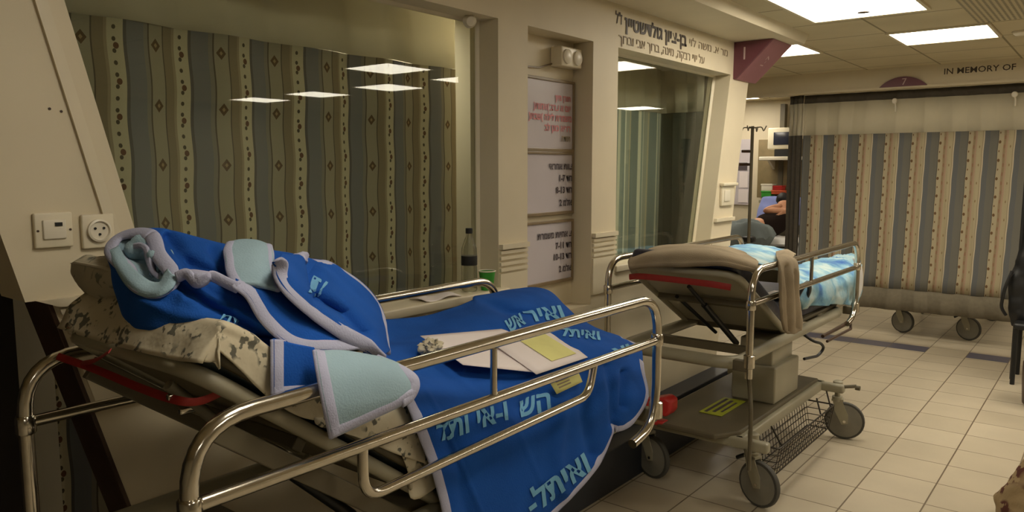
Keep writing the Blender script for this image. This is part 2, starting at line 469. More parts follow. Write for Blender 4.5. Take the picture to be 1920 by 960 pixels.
struct(MB().box((-8, -4, -.05), (6, 13, 0)).build('floor', M['floor'], smooth=False))
struct(MB().box((-8, -4, ZC), (6, 13, ZC + .05)).build('ceiling', M['ceiling'], smooth=False))
SB, WT = 1.08, 2.24
wl = MB()
P = lambda poly: wl.prism(poly, 0, BX, WX)
Le = lambda z: .79 - .28 * (z - 1.27)
P([(Le(0), 0), (Rw(0), 0), (Rw(.9), .9), (Le(.9), .9)])
P([(Le(.9), .9), (2.81, .9), (2.81, SB), (Le(SB), SB)])
P([(3.355, .9), (Rw(.9), .9), (Rw(SB), SB), (3.355, SB)])
P([(Le(SB), SB), (L1(SB), SB), (L1(1.27), 1.27), (Le(1.27), 1.27)])
P([(Lw(1.27), 1.27), (L1(1.27), 1.27), (L1(WT), WT), (Lw(WT), WT)])
P([(2.60, SB), (2.81, SB), (2.81, WT), (2.60, WT)])
P([(3.355, SB), (3.60, SB), (3.60, WT), (3.355, WT)])
P([(R2(SB), SB), (Rw(SB), SB), (Rw(WT), WT), (R2(WT), WT)])
P([(Lw(WT), WT), (Rw(WT), WT), (Rw(ZC), ZC), (Lw(ZC), ZC)])
wl.box((BX, 2.81, .9), (-2.252, 3.355, WT))
struct(wl.build('wall_left', M['wall'], smooth=False))
struct(MB().box((5.5, -4, 0), (5.6, 13, ZC)).build('wall_right', M['wall_grey'], smooth=False))
struct(MB().box((-8, -4.1, 0), (6, -4, ZC)).build('wall_back', M['wall_grey'], smooth=False))
struct(MB().box((-8, 10.3, 0), (-1.2, 10.4, ZC)).box((-1.2, 12.9, 0), (6, 13, ZC)).box((-1.3, 10.4, 0), (-1.2, 13, ZC)).build('wall_far', M['wall'], smooth=False))
struct(MB().box((-8.1, -4, 0), (-8, 13, ZC)).build('wall_ward', M['wall_grey'], smooth=False))
# side room behind the glass
sr = MB().box((-3.3, .9, 0), (-3.22, 5.2, ZC)); sr.box((-3.3, 5.13, 0), (BX, 5.2, ZC));
struct(sr.build('wall_side_room', M['wall_grey'], smooth=False))
# lowered ceiling strip along the wall
struct(MB().prism([(-2.13, 2.46), (-1.78, 2.46), (-1.75, 2.52), (-2.13, 2.52)], 1, -4, 5.5).build('trim_1', M['trim'], smooth=False))
# fascia over the far bay
fa = MB().box((-8, 7.75, 2.345), (.9, 7.83, ZC)); fa.box((-8, 7.735, 2.33), (.9, 7.84, 2.35))
struct(fa.build('wall_fascia', M['wall'], smooth=False))
# slanted moulding beside window one
tm = MB().prism([(L1(SB) - .075, SB), (L1(SB) - .045, SB), (L1(WT + .25) - .045, WT + .25), (L1(WT + .25) - .075, WT + .25)], 0, WX, WX + .01)
struct(tm.build('trim_2', M['trim'], smooth=False))
# chair rails on the piers: cap and ribs
k = 3
for (a, b) in ((lambda z: Lw(z) + .02 if z > 1.268 else Le(z) + .01, lambda z: L1(z) - .03), (lambda z: 2.605, lambda z: 2.80), (lambda z: 3.365, lambda z: 3.595), (lambda z: R2(z) + .02, lambda z: Rw(z) - .005)):
    m = MB(); m.prism([(a(1.25), 1.25), (b(1.25), 1.25), (b(1.272), 1.272), (a(1.272), 1.272)], 0, WX, WX + .022)
    for q in range(4 if k != 6 else 0):
        z = 1.228 - q * .026
        m.prism([(a(z), z), (b(z), z), (b(z + .015), z + .015), (a(z + .015), z + .015)], 0, WX, WX + .012)
    m.prism([(a(.95), .95), (b(.95), .95), (b(1.14), 1.14), (a(1.14), 1.14)], 0, WX, WX + .009)
    struct(m.build('trim_%d' % k, M['trim'], smooth=False)); k += 1
# dark plinth along the foot of the wall
struct(MB().box((WX, 1.0, 0), (-1.89, 5.05, .22)).box((WX, 1.0, .22), (-2.0, 5.05, .25)).build('baseboard_left', M['plinth'], smooth=False, bevel=.006))
# windows
def window(name, poly, zs):
    o = struct(MB().prism(poly, 0, GX - .004, GX + .004).build(name, M['glass'], smooth=False))
    f = MB(); n = len(poly)
    for i in range(n):
        a = Vector((GX, *poly[i])); b = Vector((GX, *poly[(i + 1) % n])); f.tube([a, b], .014, 4)
    f.build('window_frame', M['trim'], o, smooth=False); return o
w1 = window('window_1', [(L1(SB), SB), (2.60, SB), (2.60, WT), (L1(WT), WT)], SB)
w2 = window('window_2', [(3.60, SB), (R2(SB), SB), (R2(WT), WT), (3.60, WT)], SB)
MB().rbox((GX + .01, L1(SB) - .03, 1.045), (-2.085, 2.63, 1.082), .006).build('window_sill', M['trim'], w1)
MB().rbox((GX + .01, 3.585, 1.045), (-2.11, R2(SB), 1.082), .006).build('window_sill', M['trim'], w2)
# brown laminate end post at the near end of the wall
bp = MB().prism([(Le(0) - .012, 0), (Le(0), 0), (Le(1.265), 1.265), (Le(1.265) - .012, 1.265)], 0, BX, WX + .004)
struct(bp.build('trim_8', M['brown'], smooth=False, bevel=.002))
struct(MB().box((-2.66, -1.2, 0), (-2.62, .868, 1.30)).build('wall_void_shade', simple('shaded_void_dark', (34, 28, 24), .5), smooth=False))  # dark sheet added in place of the shaded void beyond the wall end

# ------------------------------------------------------------------ ceiling lamps
def lamp(x, y, label, sx=.57, sy=.57, group='square ceiling lamps'):
    t = thing('ceiling_light', (x, y, ZC - .02), label, 'ceiling light', group)
    f = MB(); a, b = sx / 2, sy / 2
    for p, q in (((-a - .02, -b - .02), (a + .02, -b)), ((-a - .02, b), (a + .02, b + .02)), ((-a - .02, -b), (-a, b)), ((a, -b), (a + .02, b))):
        f.box((x + p[0], y + p[1], ZC - .014), (x + q[0], y + q[1], ZC - .001))
    f.build('lamp_frame', M['trim'], t, smooth=False)
    MB().box((x - a, y - b, ZC - .010), (x + a, y + b, ZC - .004)).build('diffuser', M['lamp'], t, smooth=False)
    return t
big = lamp(-1.25, 4.55, 'large near ceiling lamp with two tubes and a dark smudge', .62, .92, None)
MB().lathe([(.001, 0), (.035, .002), (.03, .006), (.001, .008)], (-1.24, 4.85, ZC - .019), seg=10).build('smudge', M['brown'], big)
lamp(-1.02, 6.05, 'bright square ceiling lamp left of the IN MEMORY OF lettering', group=None)
lamp(-2.21, 6.05, 'bright square ceiling lamp half hidden behind the plum number 1 sign', group=None)
for x, y, w_ in ((.79, 6.0, 'right end of the near window'), (1.99, 6.0, 'near window, second from its right end'), (3.26, 6.0, 'middle of the near window'), (4.46, 6.0, 'left half of the near window'),
                 (.80, 4.9, 'near window, above the long row'), (1.25, 10.3, 'second window as a long streak')):
    lamp(x, y, 'square ceiling lamp mirrored in the ' + w_)
for x, y, w_ in ((-.7, 1.2, 'added out of view above the head of the near stretcher'), (1.4, 1.2, 'added out of view on the right, level with the near stretcher'),  # neither is in view; both are added to light the near end
                 (-2.9, 3.05, 'added unseen to brighten the side room behind the window curtains'), (2.2, -1.2, 'added out of view behind the viewer on the right'), (-4.0, 9.55, 'glimpsed over the far bay with the drip stand'), (-4.2, 8.2, 'over the ward bed in the far bay'), (-1.6, 9.2, 'behind the striped bay curtain')):  # side-room lamp added to lift its dark walls; behind-viewer lamp also added unseen
    lamp(x, y, 'square ceiling lamp ' + w_)
# perforated tiles
pt = MB().box((-.78, 4.6, ZC - .006), (1.1, 5.70, ZC - .001)); struct(pt.build('trim_9', M['perf'], smooth=False))
d = thing('smoke_detector', (-.60, 6.25, ZC - .03), 'small round detector on the ceiling at the right', 'detector')
MB().lathe([(.045, .029), (.045, .018), (.03, .004), (.02, 0)], (-.60, 6.25, ZC - .03)).build('detector_body', M['white'], d)
MB().lathe([(.05, .0), (.05, .004)], (-.60, 6.25, ZC - .006)).build('detector_base', M['white'], d)

# ------------------------------------------------------------------ curtains
def curtain_grid(p0, p1, z0, z1, amp, wl_, seed, nrow=24, perp=None, lean=0., gather=None):
    p0 = Vector(p0); p1 = Vector(p1); d = p1 - p0; Ln = d.length; d.normalize(); nrm = perp or Vector((-d.y, d.x, 0))
    n = int(Ln / .008); G = []; U = []
    for i in range(nrow + 1):
        row = []; f = i / nrow; u = 0; prev = None; z = z0 + (z1 - z0) * f
        for j in range(n + 1):
            s = Ln * j / n
            a = amp * (.55 + .45 * noise.noise(Vector((s * 1.7, seed, 0)))) * (1 - .25 * f)
            ph = 2 * PI * s / wl_ + 2.2 * noise.noise(Vector((s * 1.1, seed + 5, f * .5)))
            q = p0 + d * (s + .012 * math.sin(ph * 2 + 1)) + nrm * (a * math.sin(ph) + lean * f)
            q = Vector((q.x, q.y, z))
            if prev is not None: u += (Vector((q.x, q.y, 0)) - Vector((prev.x, prev.y, 0))).length
            prev = q; row.append(q); U.append((u, z))
        G.append(row)
    return G, U
def mk_curtain(name, p0, p1, zs, mats, amp, wl_, seed, label):
    """zs: list of band limits from floor up; mats: list of (part name, material)"""
    t = thing(name, (Vector(p0) + Vector(p1)) / 2 + Vector((0, 0, zs[0])), label, 'curtain')
    first = True
    for (z0, z1, (pn, m)) in zip(zs[:-1], zs[1:], mats):
        G, U = curtain_grid(p0, p1, z0, z1, amp, wl_, seed, nrow=max(2, int((z1 - z0) / .12)))
        mb = MB(); mb.grid(G, U); mb.build(pn, m, t, angle=180, solid=.002)
    return t
mk_curtain('window_curtain', (-2.46, .90, 0), (-2.46, 2.68, 0), [.05, 2.06, 2.45],
           [('curtain_fabric', M['cur_near']), ('curtain_header', M['net'])], .034, .37, 3., 'striped curtain with dotted bands hanging behind the large near window')
mk_curtain('window_curtain', (-2.62, 3.35, 0), (-2.62, 5.1, 0), [.05, 2.0, 2.30],
           [('curtain_fabric', M['cur_mid']), ('curtain_header', M['net'])], .03, .21, 9., 'greenish striped curtain hanging behind the second, smaller window')
for (a, b, x, nm) in ((.92, 2.75, -2.46, 'rail of the curtain behind the near window'), (3.3, 5.0, -2.62, 'rail of the curtain behind the second window')):
    zt = 2.45 if x > -2.5 else 2.30
    m = MB().box((x - .012, a, zt), (x + .012, b, zt + .02))
    for y in (a + .1, (a + b) / 2, b - .1): m.tube([(x, y, zt + .01), (x, y, ZC)], .006, 8)
    tag(m.build('curtain_rail', M['white'], smooth=False), 'white ' + nm, 'curtain rail')
bay = mk_curtain('bay_curtain', (-2.56, 7.95, 0), (-.60, 7.95, 0), [.265, .47, 1.94, 2.255, 2.335],
           [('hem_band', M['band']), ('curtain_fabric', M['cur_far']), ('curtain_header', M['net']), ('top_band', M['darkband'])], .026, .235, 21., 'wide striped curtain drawn across the far bay')
t = mk_curtain('bay_curtain', (-2.71, 7.99, 0), (-2.545, 7.90, 0), [.23, 1.94, 2.255, 2.335],
           [('curtain_fabric', M['darkband']), ('curtain_header', M['net']), ('top_band', M['darkband'])], .03, .055, 33., 'dark bunched curtain edge at the left end of the striped bay curtain')
m = MB().box((-2.9, 7.93, 2.335), (.9, 7.97, 2.36))
for x in (-2.7, -2.0, -1.2, -.4): m.tube([(x, 7.95, 2.35), (x, 7.95, ZC)], .008, 8)
tag(m.build('curtain_rail', M['white'], smooth=False), 'white rail carrying the striped bay curtain below the fascia', 'curtain rail')
# hooks glinting on the bay curtain header
for x, z, nm in ((-1.71, 2.235, 'left'), (-.77, 2.24, 'right')):
    m = MB(); m.tube([(x, 7.91, z), (x + .01, 7.905, z - .05), (x + .012, 7.905, z - .10)], .008, 8); m.lathe([(.02, -.01), (.026, 0), (.02, .01)], (x, 7.905, z), (0, 1, 0), 12)
    tag(m.build('curtain_hook', M['white']), 'white hook on the bay curtain header, the %s one' % nm, 'hook', 'hooks on the bay curtain')

mk_curtain('window_curtain', (-3.15, 5.06, 0), (-2.31, 5.06, 0), [.05, 2.0, 2.30],
           [('curtain_fabric', M['cur_dark']), ('curtain_header', M['net'])], .028, .17, 41., 'dark green-grey curtain at the far right behind the second window')

# ------------------------------------------------------------------ lettering and signs
Yd = (0, 1, 0); Zd = (0, 0, 1)
def wall_text(name, s, y0, y1, z, h, mat, label, bold=0., x=WX, sl=0.):
    vs, fs = text_mesh(s, h * 1.35, bold); xs = [v.x for v in vs]; w_ = max(xs) - min(xs); mx = (max(xs) + min(xs)) / 2
    m = MB(); k = (y1 - y0) / w_
    P_ = [Vector((x + .003, (y0 + y1) / 2 + (v.x - mx) * k, z + v.y + (v.x - mx) * k * sl)) for v in vs]
    m.add(P_, fs); o = m.build(name, mat, smooth=False, solid=.002); return tag(o, label, 'lettering')
wall_text('wall_lettering', heb('בן-ציון גולדשטיין'), 3.66, 4.40, 2.372, .072, M['darktext'], 'bold dark Hebrew name lettering above the second window', .0028)
wall_text('wall_lettering', heb('ז"ל'), 3.565, 3.63, 2.385, .062, M['darktext'], 'small dark Hebrew abbreviation left of the bold name above the second window')
wall_text('wall_lettering', heb('מר א. משה לוי'), 4.44, 5.02, 2.372, .05, M['palepen'], 'thin faint Hebrew words right of the bold name, next to the plum sign')
wall_text('wall_lettering', heb('על ידי רבקה, מינה, ברוך אבי וברוך'), 3.60, 4.66, 2.285, .052, M['palepen'], 'second line of faint Hebrew lettering just above the second window')
m = MB(); vs, fs = text_mesh('IN MEMORY OF', .10, .0008); xs = [v.x for v in vs]; k = .53 / (max(xs) - min(xs))
m.add([Vector((-1.025 + v.x * k, 7.748, 2.452 + v.y * .72)) for v in vs], fs)
tag(m.build('fascia_lettering', M['darktext'], smooth=False, solid=.002), 'dark capitals reading IN MEMORY OF on the fascia', 'lettering')
# plum wedge sign with the number 1
s = thing('number_sign', (-2.0, 5.3, 2.22), 'plum wedge sign with the number 1 at the end of the wall', 'sign')
sp = MB(); A = [(WX, 2.458), (-1.865, 2.458), (-1.895, 2.425), (-2.09, 2.215), (WX, 2.215)]
sp.prism([(WX, 2.458), (-1.865, 2.458), (-2.115, 2.215), (WX, 2.215)], 1, 5.13, 5.15); sp.build('sign_face', M['purple'], s, smooth=False)
sp = MB().prism([(WX, 2.458), (-1.864, 2.458), (-2.114, 2.214), (WX, 2.214)], 1, 5.15, 5.50); sp.build('sign_body', M['purple2'], s, smooth=False)
tx = MB(); text_on(tx, '1', .12, (-2.055, 5.13, 2.375), (1, 0, 0), (0, 0, 1)); tx.build('sign_numeral', M['signtext'], s, smooth=False)
tx = MB(); dd = Vector((.25, 0, .244)).normalized(); nn = Vector((.244, 0, -.25)).normalized()
tx.add(*(lambda vf: ([Vector((-1.985, 5.32, 2.338)) + nn * .003 + dd * v.x + Vector((0, -1, 0)) * v.y for v in vf[0]], vf[1]))(text_mesh('1-7', .075)))
tx.build('sign_lettering', M['signtext'], s, smooth=False)
# round plum sign with the number 7
s = thing('number_sign', (-1.61, 7.74, 2.345), 'plum semicircular sign with the number 7 on the fascia', 'sign')
R_ = .267; cz = 2.434 - R_; seg_ = []
a0 = math.asin((2.347 - cz) / R_)
for i in range(25):
    a = a0 + (PI - 2 * a0) * i / 24; seg_.append((-1.61 + R_ * math.cos(a), cz + R_ * math.sin(a)))
MB().prism(seg_, 1, 7.725, 7.748).build('sign_face', M['purple'], s, smooth=False)
tx = MB(); text_on(tx, '7', .085, (-1.60, 7.725, 2.385), (1, 0, 0), (0, 0, 1)); tx.build('sign_numeral', M['signtext'], s, smooth=False)

# ------------------------------------------------------------------ whiteboards in the niche
def board(z0, z1, label, lines, tray):
    t = thing('whiteboard', (GX, 3.07, z0), label, 'whiteboard')
    MB().box((GX, 2.815, z0), (GX + .012, 3.335, z1)).build('writing_surface', M['board'], t, smooth=False)
    f = MB()
    for a, b in (((2.815, z0 - .012), (3.345, z0 + .004)), ((2.815, z1 - .003), (3.345, z1 + .010)), ((3.332, z0), (3.345, z1))):
        f.box((GX - .001, a[0], a[1]), (GX + .020, b[0], b[1]))
    f.build('board_frame', M['boardframe'], t, smooth=False, bevel=.002)
    for s_, y, z, h, m_ in lines:
        vs, fs = text_mesh(s_, h * 1.3, .0015); xs = [v.x for v in vs]
        q = MB(); q.add([Vector((GX + .0155, y - (max(xs) - v.x), z + v.y)) for v in vs], fs); q.build('handwriting', M[m_], t, smooth=False)
    return t
board(1.70, 2.035, 'topmost whiteboard in the niche, with red handwriting', [
    (heb('תורן מיון'), 3.31, 1.955, .030, 'redink'), (heb('יום א ערב (אחות)'), 3.31, 1.905, .034, 'redink'), (heb('משמרת לילה (שבת)'), 3.32, 1.855, .034, 'redink'),
    (heb('רופא כונן לב'), 3.31, 1.805, .034, 'redink'), (heb('תודה'), 3.31, 1.755, .030, 'palepen')], True)
board(1.385, 1.678, 'middle whiteboard in the niche, with four short lines of black writing', [
    (heb('צוות אחראי'), 3.33, 1.615, .034, 'ink'), (heb("חד 1-7"), 3.33, 1.555, .034, 'ink'), (heb("חד 8-13"), 3.33, 1.495, .034, 'ink'), (heb("אלמ 2"), 3.33, 1.43, .034, 'ink')], True)
board(1.035, 1.335, 'lowest whiteboard in the niche, just above the blue blanket', [
    (heb('צ אחיות משמרת'), 3.33, 1.27, .034, 'ink'), (heb("חד 7-11"), 3.33, 1.212, .034, 'ink'), (heb("חד 10-13"), 3.33, 1.155, .034, 'ink'), (heb("אלמ 2"), 3.33, 1.09, .034, 'ink')], True)
# emergency lamp over the boards
t = thing('emergency_light', (-2.2, 3.23, 2.10), 'small white twin emergency lamp above the whiteboards', 'emergency light')
MB().rbox((GX, 3.15, 2.105), (GX + .07, 3.33, 2.20), .008).build('housing', M['ivory'], t)
m = MB()
for y in (3.195, 3.285): m.lathe([(.036, 0), (.036, .01), (.026, .016), (.001, .018)], (GX + .068, y, 2.152), (1, 0, 0), 18)
m.build('lamp_lens', M['white'], t)
m = MB().tube([(GX + .01, 3.16, 2.12), (GX + .008, 3.05, 2.09), (GX + .008, 2.9, 2.08)], .004, 6)
m.build('cord', M['boardframe'], t)
# sensor in the corner of window one
t = thing('window_sensor', (-2.19, 2.49, 2.21), 'small white round sensor in the top corner of the near window', 'sensor')
MB().lathe([(.012, 0), (.026, .004), (.030, .02), (.020, .04), (.001, .044)], (-2.21, 2.50, 2.225), (1, -.6, -.3), 18).build('sensor_body', M['white'], t)
MB().tube([(-2.22, 2.53, 2.24), (-2.21, 2.50, 2.225)], .009, 8).build('bracket', M['black'], t)

# ------------------------------------------------------------------ sockets
t = thing('wall_socket_box', (WX, .80, 1.40), 'square wall plate with a data port above the pillow', 'wall socket')
MB().rbox((WX, .760, 1.403), (WX + .014, .850, 1.492), .004).build('plate', M['ivory'], t)
MB().rbox((WX + .010, .778, 1.425), (WX + .020, .832, 1.474), .003).build('port_cover', M['white'], t)
m = MB().box((WX + .019, .805, 1.458), (WX + .023, .822, 1.467)); m.build('port', M['black'], t, smooth=False)
m = MB()
for y in (.767, .843): m.lathe([(.003, 0), (.003, .002)], (WX + .014, y, 1.447), (1, 0, 0), 10)
m.build('screws', M['brown'], t)
t = thing('power_outlet', (WX, .912, 1.39), 'square power outlet with a round socket, right of the data plate', 'power outlet')
MB().rbox((WX, .872, 1.393), (WX + .014, .954, 1.483), .004).build('plate', M['ivory'], t)
MB().lathe([(.030, 0), (.030, .010), (.025, .012), (.023, .006), (.001, .006)], (WX + .013, .913, 1.440), (1, 0, 0), 28).build('socket_ring', M['white'], t)
m = MB()
for y, z in ((.902, 1.446), (.924, 1.446), (.913, 1.430)): m.lathe([(.0035, 0), (.0035, .002)], (WX + .0195, y, z), (1, 0, 0), 8)
m.build('socket_holes', M['black'], t)
# screw holes in the painted wall
for y, z, w_ in ((.845, 1.747, 'the darkest, on the right'), (.818, 1.752, 'faint, on the left')):
    tag(MB().lathe([(.0035, 0), (.0035, .0015)], (WX, y, z), (1, 0, 0), 10).build('screw_hole', M['brown']), 'small screw hole in the bare cream wall above the sockets, ' + w_, 'screw hole', 'screw holes')
# boxes on the far fin
t = thing('switch_box', (WX, 5.07, 1.33), 'shallow cream switch box on the far end of the wall', 'switch box')
MB().rbox((WX, 4.965, 1.355), (WX + .018, 5.17, 1.50), .004).build('box_body', M['ivory'], t)
MB().rbox((WX, 4.955, 1.49), (WX + .035, 5.20, 1.51), .004).build('box_lid', M['ivory'], t)
MB().rbox((WX + .016, 5.0, 1.385), (WX + .024, 5.09, 1.46), .002).build('switch_plate', M['white'], t)

# ------------------------------------------------------------------ things on the sill
t = thing('water_bottle', (-2.17, 2.45, 1.083), 'clear plastic bottle with black cap and dark label on the window sill', 'bottle')
bx, by = -2.165, 2.445
MB().lathe([(.030, 0), (.034, .006), (.034, .09), (.0335, .11), (.034, .15), (.032, .185), (.018, .225), (.013, .235), (.013, .25)], (bx, by, 1.083), seg=24).build('bottle_body', M['bottle'], t)
MB().lathe([(.0345, .112), (.0348, .114), (.0348, .150), (.0345, .152)], (bx, by, 1.083), seg=24).build('bottle_label', M['black'], t)
MB().lathe([(.015, .247), (.015, .268), (.013, .270)], (bx, by, 1.083), seg=20).build('cap', M['black'], t)
t = thing('paper_cup', (-2.12, 2.51, 1.083), 'green disposable cup with a white rim on the window sill', 'cup')
MB().lathe([(.026, 0), (.036, .082), (.034, .082), (.024, .004)], (-2.125, 2.515, 1.083), seg=24).build('cup_body', M['green'], t)
MB().tube([(-2.125 + .036 * math.cos(a * PI / 12), 2.515 + .036 * math.sin(a * PI / 12), 1.165) for a in range(24)], .0028, 8, closed=True).build('cup_rim', M['white'], t)
m = MB(); G = [[Vector((-2.20 + .10 * j / 8, 2.12 + .20 * i / 10, 1.088 + .006 * math.sin(i * .7 + j * .4))) for j in range(9)] for i in range(11)]; m.grid(G)
tag(m.build('folded_paper', M['paper'], solid=.003), 'white folded paper lying on the window sill', 'paper')

# ================================================================== STRETCHERS
XW, XN = -1.985, -1.25
def arc(c, r, a0, a1, n, x):
    return [Vector((x, c[0] + r * math.cos(a0 + (a1 - a0) * i / n), c[1] + r * math.sin(a0 + (a1 - a0) * i / n))) for i in range(n + 1)]
def fillet(pts, r, n=6):
    out = [Vector(pts[0])]
    for i in range(1, len(pts) - 1):
        a, b, c = map(Vector, pts[i - 1:i + 2]); d1 = (a - b); d2 = (c - b); k = min(r, d1.length * .49, d2.length * .49)
        p = b + d1.normalized() * k; q = b + d2.normalized() * k
        for j in range(n + 1):
            t_ = j / n; out.append(p * (1 - t_) ** 2 + b * 2 * t_ * (1 - t_) + q * t_ ** 2)
    out.append(Vector(pts[-1])); return out
def side_rail(t, x, y0, loop):
    m = MB(); rr = .0165
    m.tube(fillet([(x, y0 + 1.58, .668), (x, y0 + 1.70, .69), (x, y0 + 1.745, .80), (x, y0 + 1.745, 1.155), (x, y0, 1.155), (x, y0, .67)], .13, 8), rr, 14)
    o = m.build('side_rail', M['chrome'], t)
    m = MB(); m.tube([(x, y0, 1.008), (x, y0 + 1.745, 1.0)], .0145, 12); m.build('middle_bar', M['chrome'], o)
    m = MB(); m.tube([(x, y0 + .84, 1.14), (x, y0 + .84, 1.01)], .0095, 10); m.build('upright', M['chrome'], o)
    if loop:
        m = MB(); m.tube(fillet([(x, y0 + .395, 1.0), (x, y0 + .395, .885), (x, y0 + 1.30, .905), (x, y0 + 1.33, 1.0)], .075, 8), .0125, 12); m.build('lower_loop', M['chrome'], o)
    for yy in (y0, y0 + 1.745):
        m = MB(); m.lathe([(.019, -.022), (.022, -.018), (.022, .018), (.019, .022)], (x, yy, 1.003), seg=14); m.build('rail_joint', M['chrome'], o)
        m = MB(); m.lathe([(.018, -.03), (.025, -.025), (.025, .03), (.018, .034)], (x, yy, .745), seg=14); m.build('rail_joint', M['chrome'], o)
    return o
def caster(t, x, y, ang, braked=False):
    """x, y: where the wheel stands; ang: heading of the trail"""
    R = .112; c = Vector((x, y, R)); d = Vector((math.cos(ang), math.sin(ang), 0)); ax = Vector((-d.y, d.x, 0))
    k = c - d * .045; st = Vector((k.x, k.y, 0))
    m = MB(); m.lathe([(.016, .25), (.016, .30), (.028, .302), (.028, .345), (.02, .35)], st, seg=16)
    m.lathe([(.03, .228), (.03, .255)], st, seg=16)
    q = Matrix((( d.x, ax.x, 0, 0), (d.y, ax.y, 0, 0), (0, 0, 1, 0), (0, 0, 0, 1)))
    for sgn in (-1, 1):
        pl = [(-.07, .242), (-.02, .242), (.02, .15), (.02, .10), (-.015, .092), (-.055, .17)]
        vs = []; 
        for tt in (.021, .026):
            for a, z in pl: vs.append(c.copy() * 0 + Vector((c.x, c.y, 0)) + d * a + ax * sgn * tt + Vector((0, 0, z)))
        n = len(pl); m.add(vs, [tuple(range(n))[::-1], tuple(range(n, 2 * n))] + [(i, (i + 1) % n, (i + 1) % n + n, i + n) for i in range(n)])
    m.box((-.075, -.026, .230), (-.01, .026, .243), Matrix.Translation(Vector((c.x, c.y, 0))) @ q)
    o = m.build('caster', M['frame'], t)
    m = MB(); m.lathe([(R * .86, -.015), (R * .97, -.013), (R, -.005), (R, .005), (R * .97, .013), (R * .86, .015)], c, ax, 32); m.build('tyre', M['rubber'], o)
    m = MB(); m.lathe([(R * .87, -.0155), (R * .80, -.0165), (R * .3, -.0162), (R * .24, -.019), (.012, -.0195), (.012, .0195), (R * .24, .019), (R * .3, .0162), (R * .80, .0165), (R * .87, .0155)], c, ax, 32); m.build('wheel_disc', M['hubgrey'], o)
    m = MB(); m.lathe([(.008, -.030), (.008, .030)], c, ax, 12); m.build('axle', M['chrome'], o)
    if braked:
        m = MB(); m.tube([k + Vector((0, 0, .24)) - k.z * Vector((0, 0, 1)), k - d * .05 + Vector((0, 0, .225 - k.z)), k - d * .09 + Vector((0, 0, .2 - k.z))], .010, 8); m.build('brake_lever', M['black'], o)
    return o
def stretcher(y0, label, hinge, ang, blen, mat_mattress, loop=True, full=True, rails=True, dx=0., basket=True, mth=.09):
    xw, xn = XW + dx, XN + dx; xa, xb = xw + .06, xn - .085
    t = thing('hospital_stretcher', ((xa + xb) / 2, y0 + .87, 0), label, 'stretcher')
    if rails:
        side_rail(t, xn, y0, loop); side_rail(t, xw, y0, loop)
    # bumper frame
    m = MB(); z = .715
    m.tube(fillet([(xa, y0 + .9, z), (xa, y0 + .04, z), (xb, y0 + .04, z), (xb, y0 + .9, z)], .10, 8), .030, 16, caps=True)
    m.tube(fillet([(xb, y0 + .9, z), (xb, y0 + 1.74, z), (xa, y0 + 1.74, z), (xa, y0 + .9, z)], .10, 8), .030, 16)
    m.build('bumper_frame', M['frame'], t)
    for yy in (y0 + .35, y0 + .9, y0 + 1.4): MB().box((xa, yy - .02, z - .025), (xb, yy + .02, z + .015)).build('cross_member', M['frame_dk'], t, smooth=False)
    for yy in (y0, y0 + 1.745):
        for x, s_ in ((xn, -1), (xw, 1)): MB().rbox((min(x, x + s_ * .07), yy - .018, .70), (max(x, x + s_ * .07), yy + .018, .75), .005).build('rail_bracket', M['frame_dk'], t)
    # seat deck and mattress
    hy, hz = hinge
    MB().rbox((xa + .02, hy, .745), (xb - .02, y0 + 1.74, .765), .006).build('deck', M['frame_dk'], t)
    if full:
        MB().rbox((xa + .015, hy + .02, .768), (xb - .02, y0 + 1.73, .862), .03, seg=4).build('mattress', mat_mattress, t)
        # raised backrest, drawn in its own frame: s along the panel towards the head, n normal
        ds = Vector((0, -math.cos(ang), math.sin(ang))); dn = Vector((0, math.sin(ang), math.cos(ang))); X = Vector((1, 0, 0))
        Tm = Matrix(((1, 0, 0, 0), (0, ds.y, dn.y, hy), (0, ds.z, dn.z, hz), (0, 0, 0, 1)))
        p = MB(); p.rbox((xa + .03, 0, -.004), (xb - .03, blen - .02, .010), .004, Tm); bk = p.build('backrest_panel', M['frame'] if not loop else M['frame_dk'], t)
        e_ = MB(); c_ = .07
        pts = fillet([Tm @ Vector(q) for q in ((xa + .012, -.02, 0), (xa + .012, blen, 0), (xb - .012, blen, 0), (xb - .012, -.02, 0))], .09, 8)
        e_.tube(pts, .018, 12); e_.build('backrest_edge', M['frame'], bk)
        if loop: lip = MB(); lip.tube([q + dn * .045 for q in pts], .014, 10, caps=True); lip.build('backrest_rim', M['frame_dk'], bk)
        u = MB()
        u.box((xa + .05, blen * .55, -.045), (xb - .05, blen * .55 + .03, -.015), Tm)
        if loop: u.box((xa + .02, .05, -.075), (xa + .04, blen - .08, -.02), Tm); u.box((xb - .045, .05, -.10), (xb - .02, blen - .10, -.055), Tm)
        u.build('support_bars', M['frame_dk'], bk, smooth=False, bevel=.003)
        q = MB(); q.rbox((xa + .015, -.0, .015), (xb - .015, blen + .01, .015 + mth), .028, Tm, seg=4); q.build('back_mattress', mat_mattress, t)
        g = MB(); a = Tm @ Vector(((xa + xb) / 2 - .0, blen * .82, -.03)); b = Vector(((xa + xb) / 2 + .06, hy - .08, .67)); mid = a.lerp(b, .35)
        g.tube([a, mid], .010, 10); g.build('gas_spring_rod', M['black'], bk); g = MB(); g.tube([mid - (b - a) * .05, b], .016, 12); g.build('gas_spring', M['black'], bk)
        for x in (xa + .16,):
            g = MB(); g.tube([Tm @ Vector((x, blen * .6, -.03)), Vector((x + .05, hy - .02, .70))], .010, 8); g.build('support_rod', M['black'], bk)
    # column and base
    yc = y0 + .55
    m = MB(); m.rbox((-1.60 + dx, yc + .12, .36), (-1.36 + dx, yc + .50, .56), .012); m.rbox((-1.57 + dx, yc + .15, .55), (-1.39 + dx, yc + .47, .70), .01); m.build('column_cover', M['frame'], t)
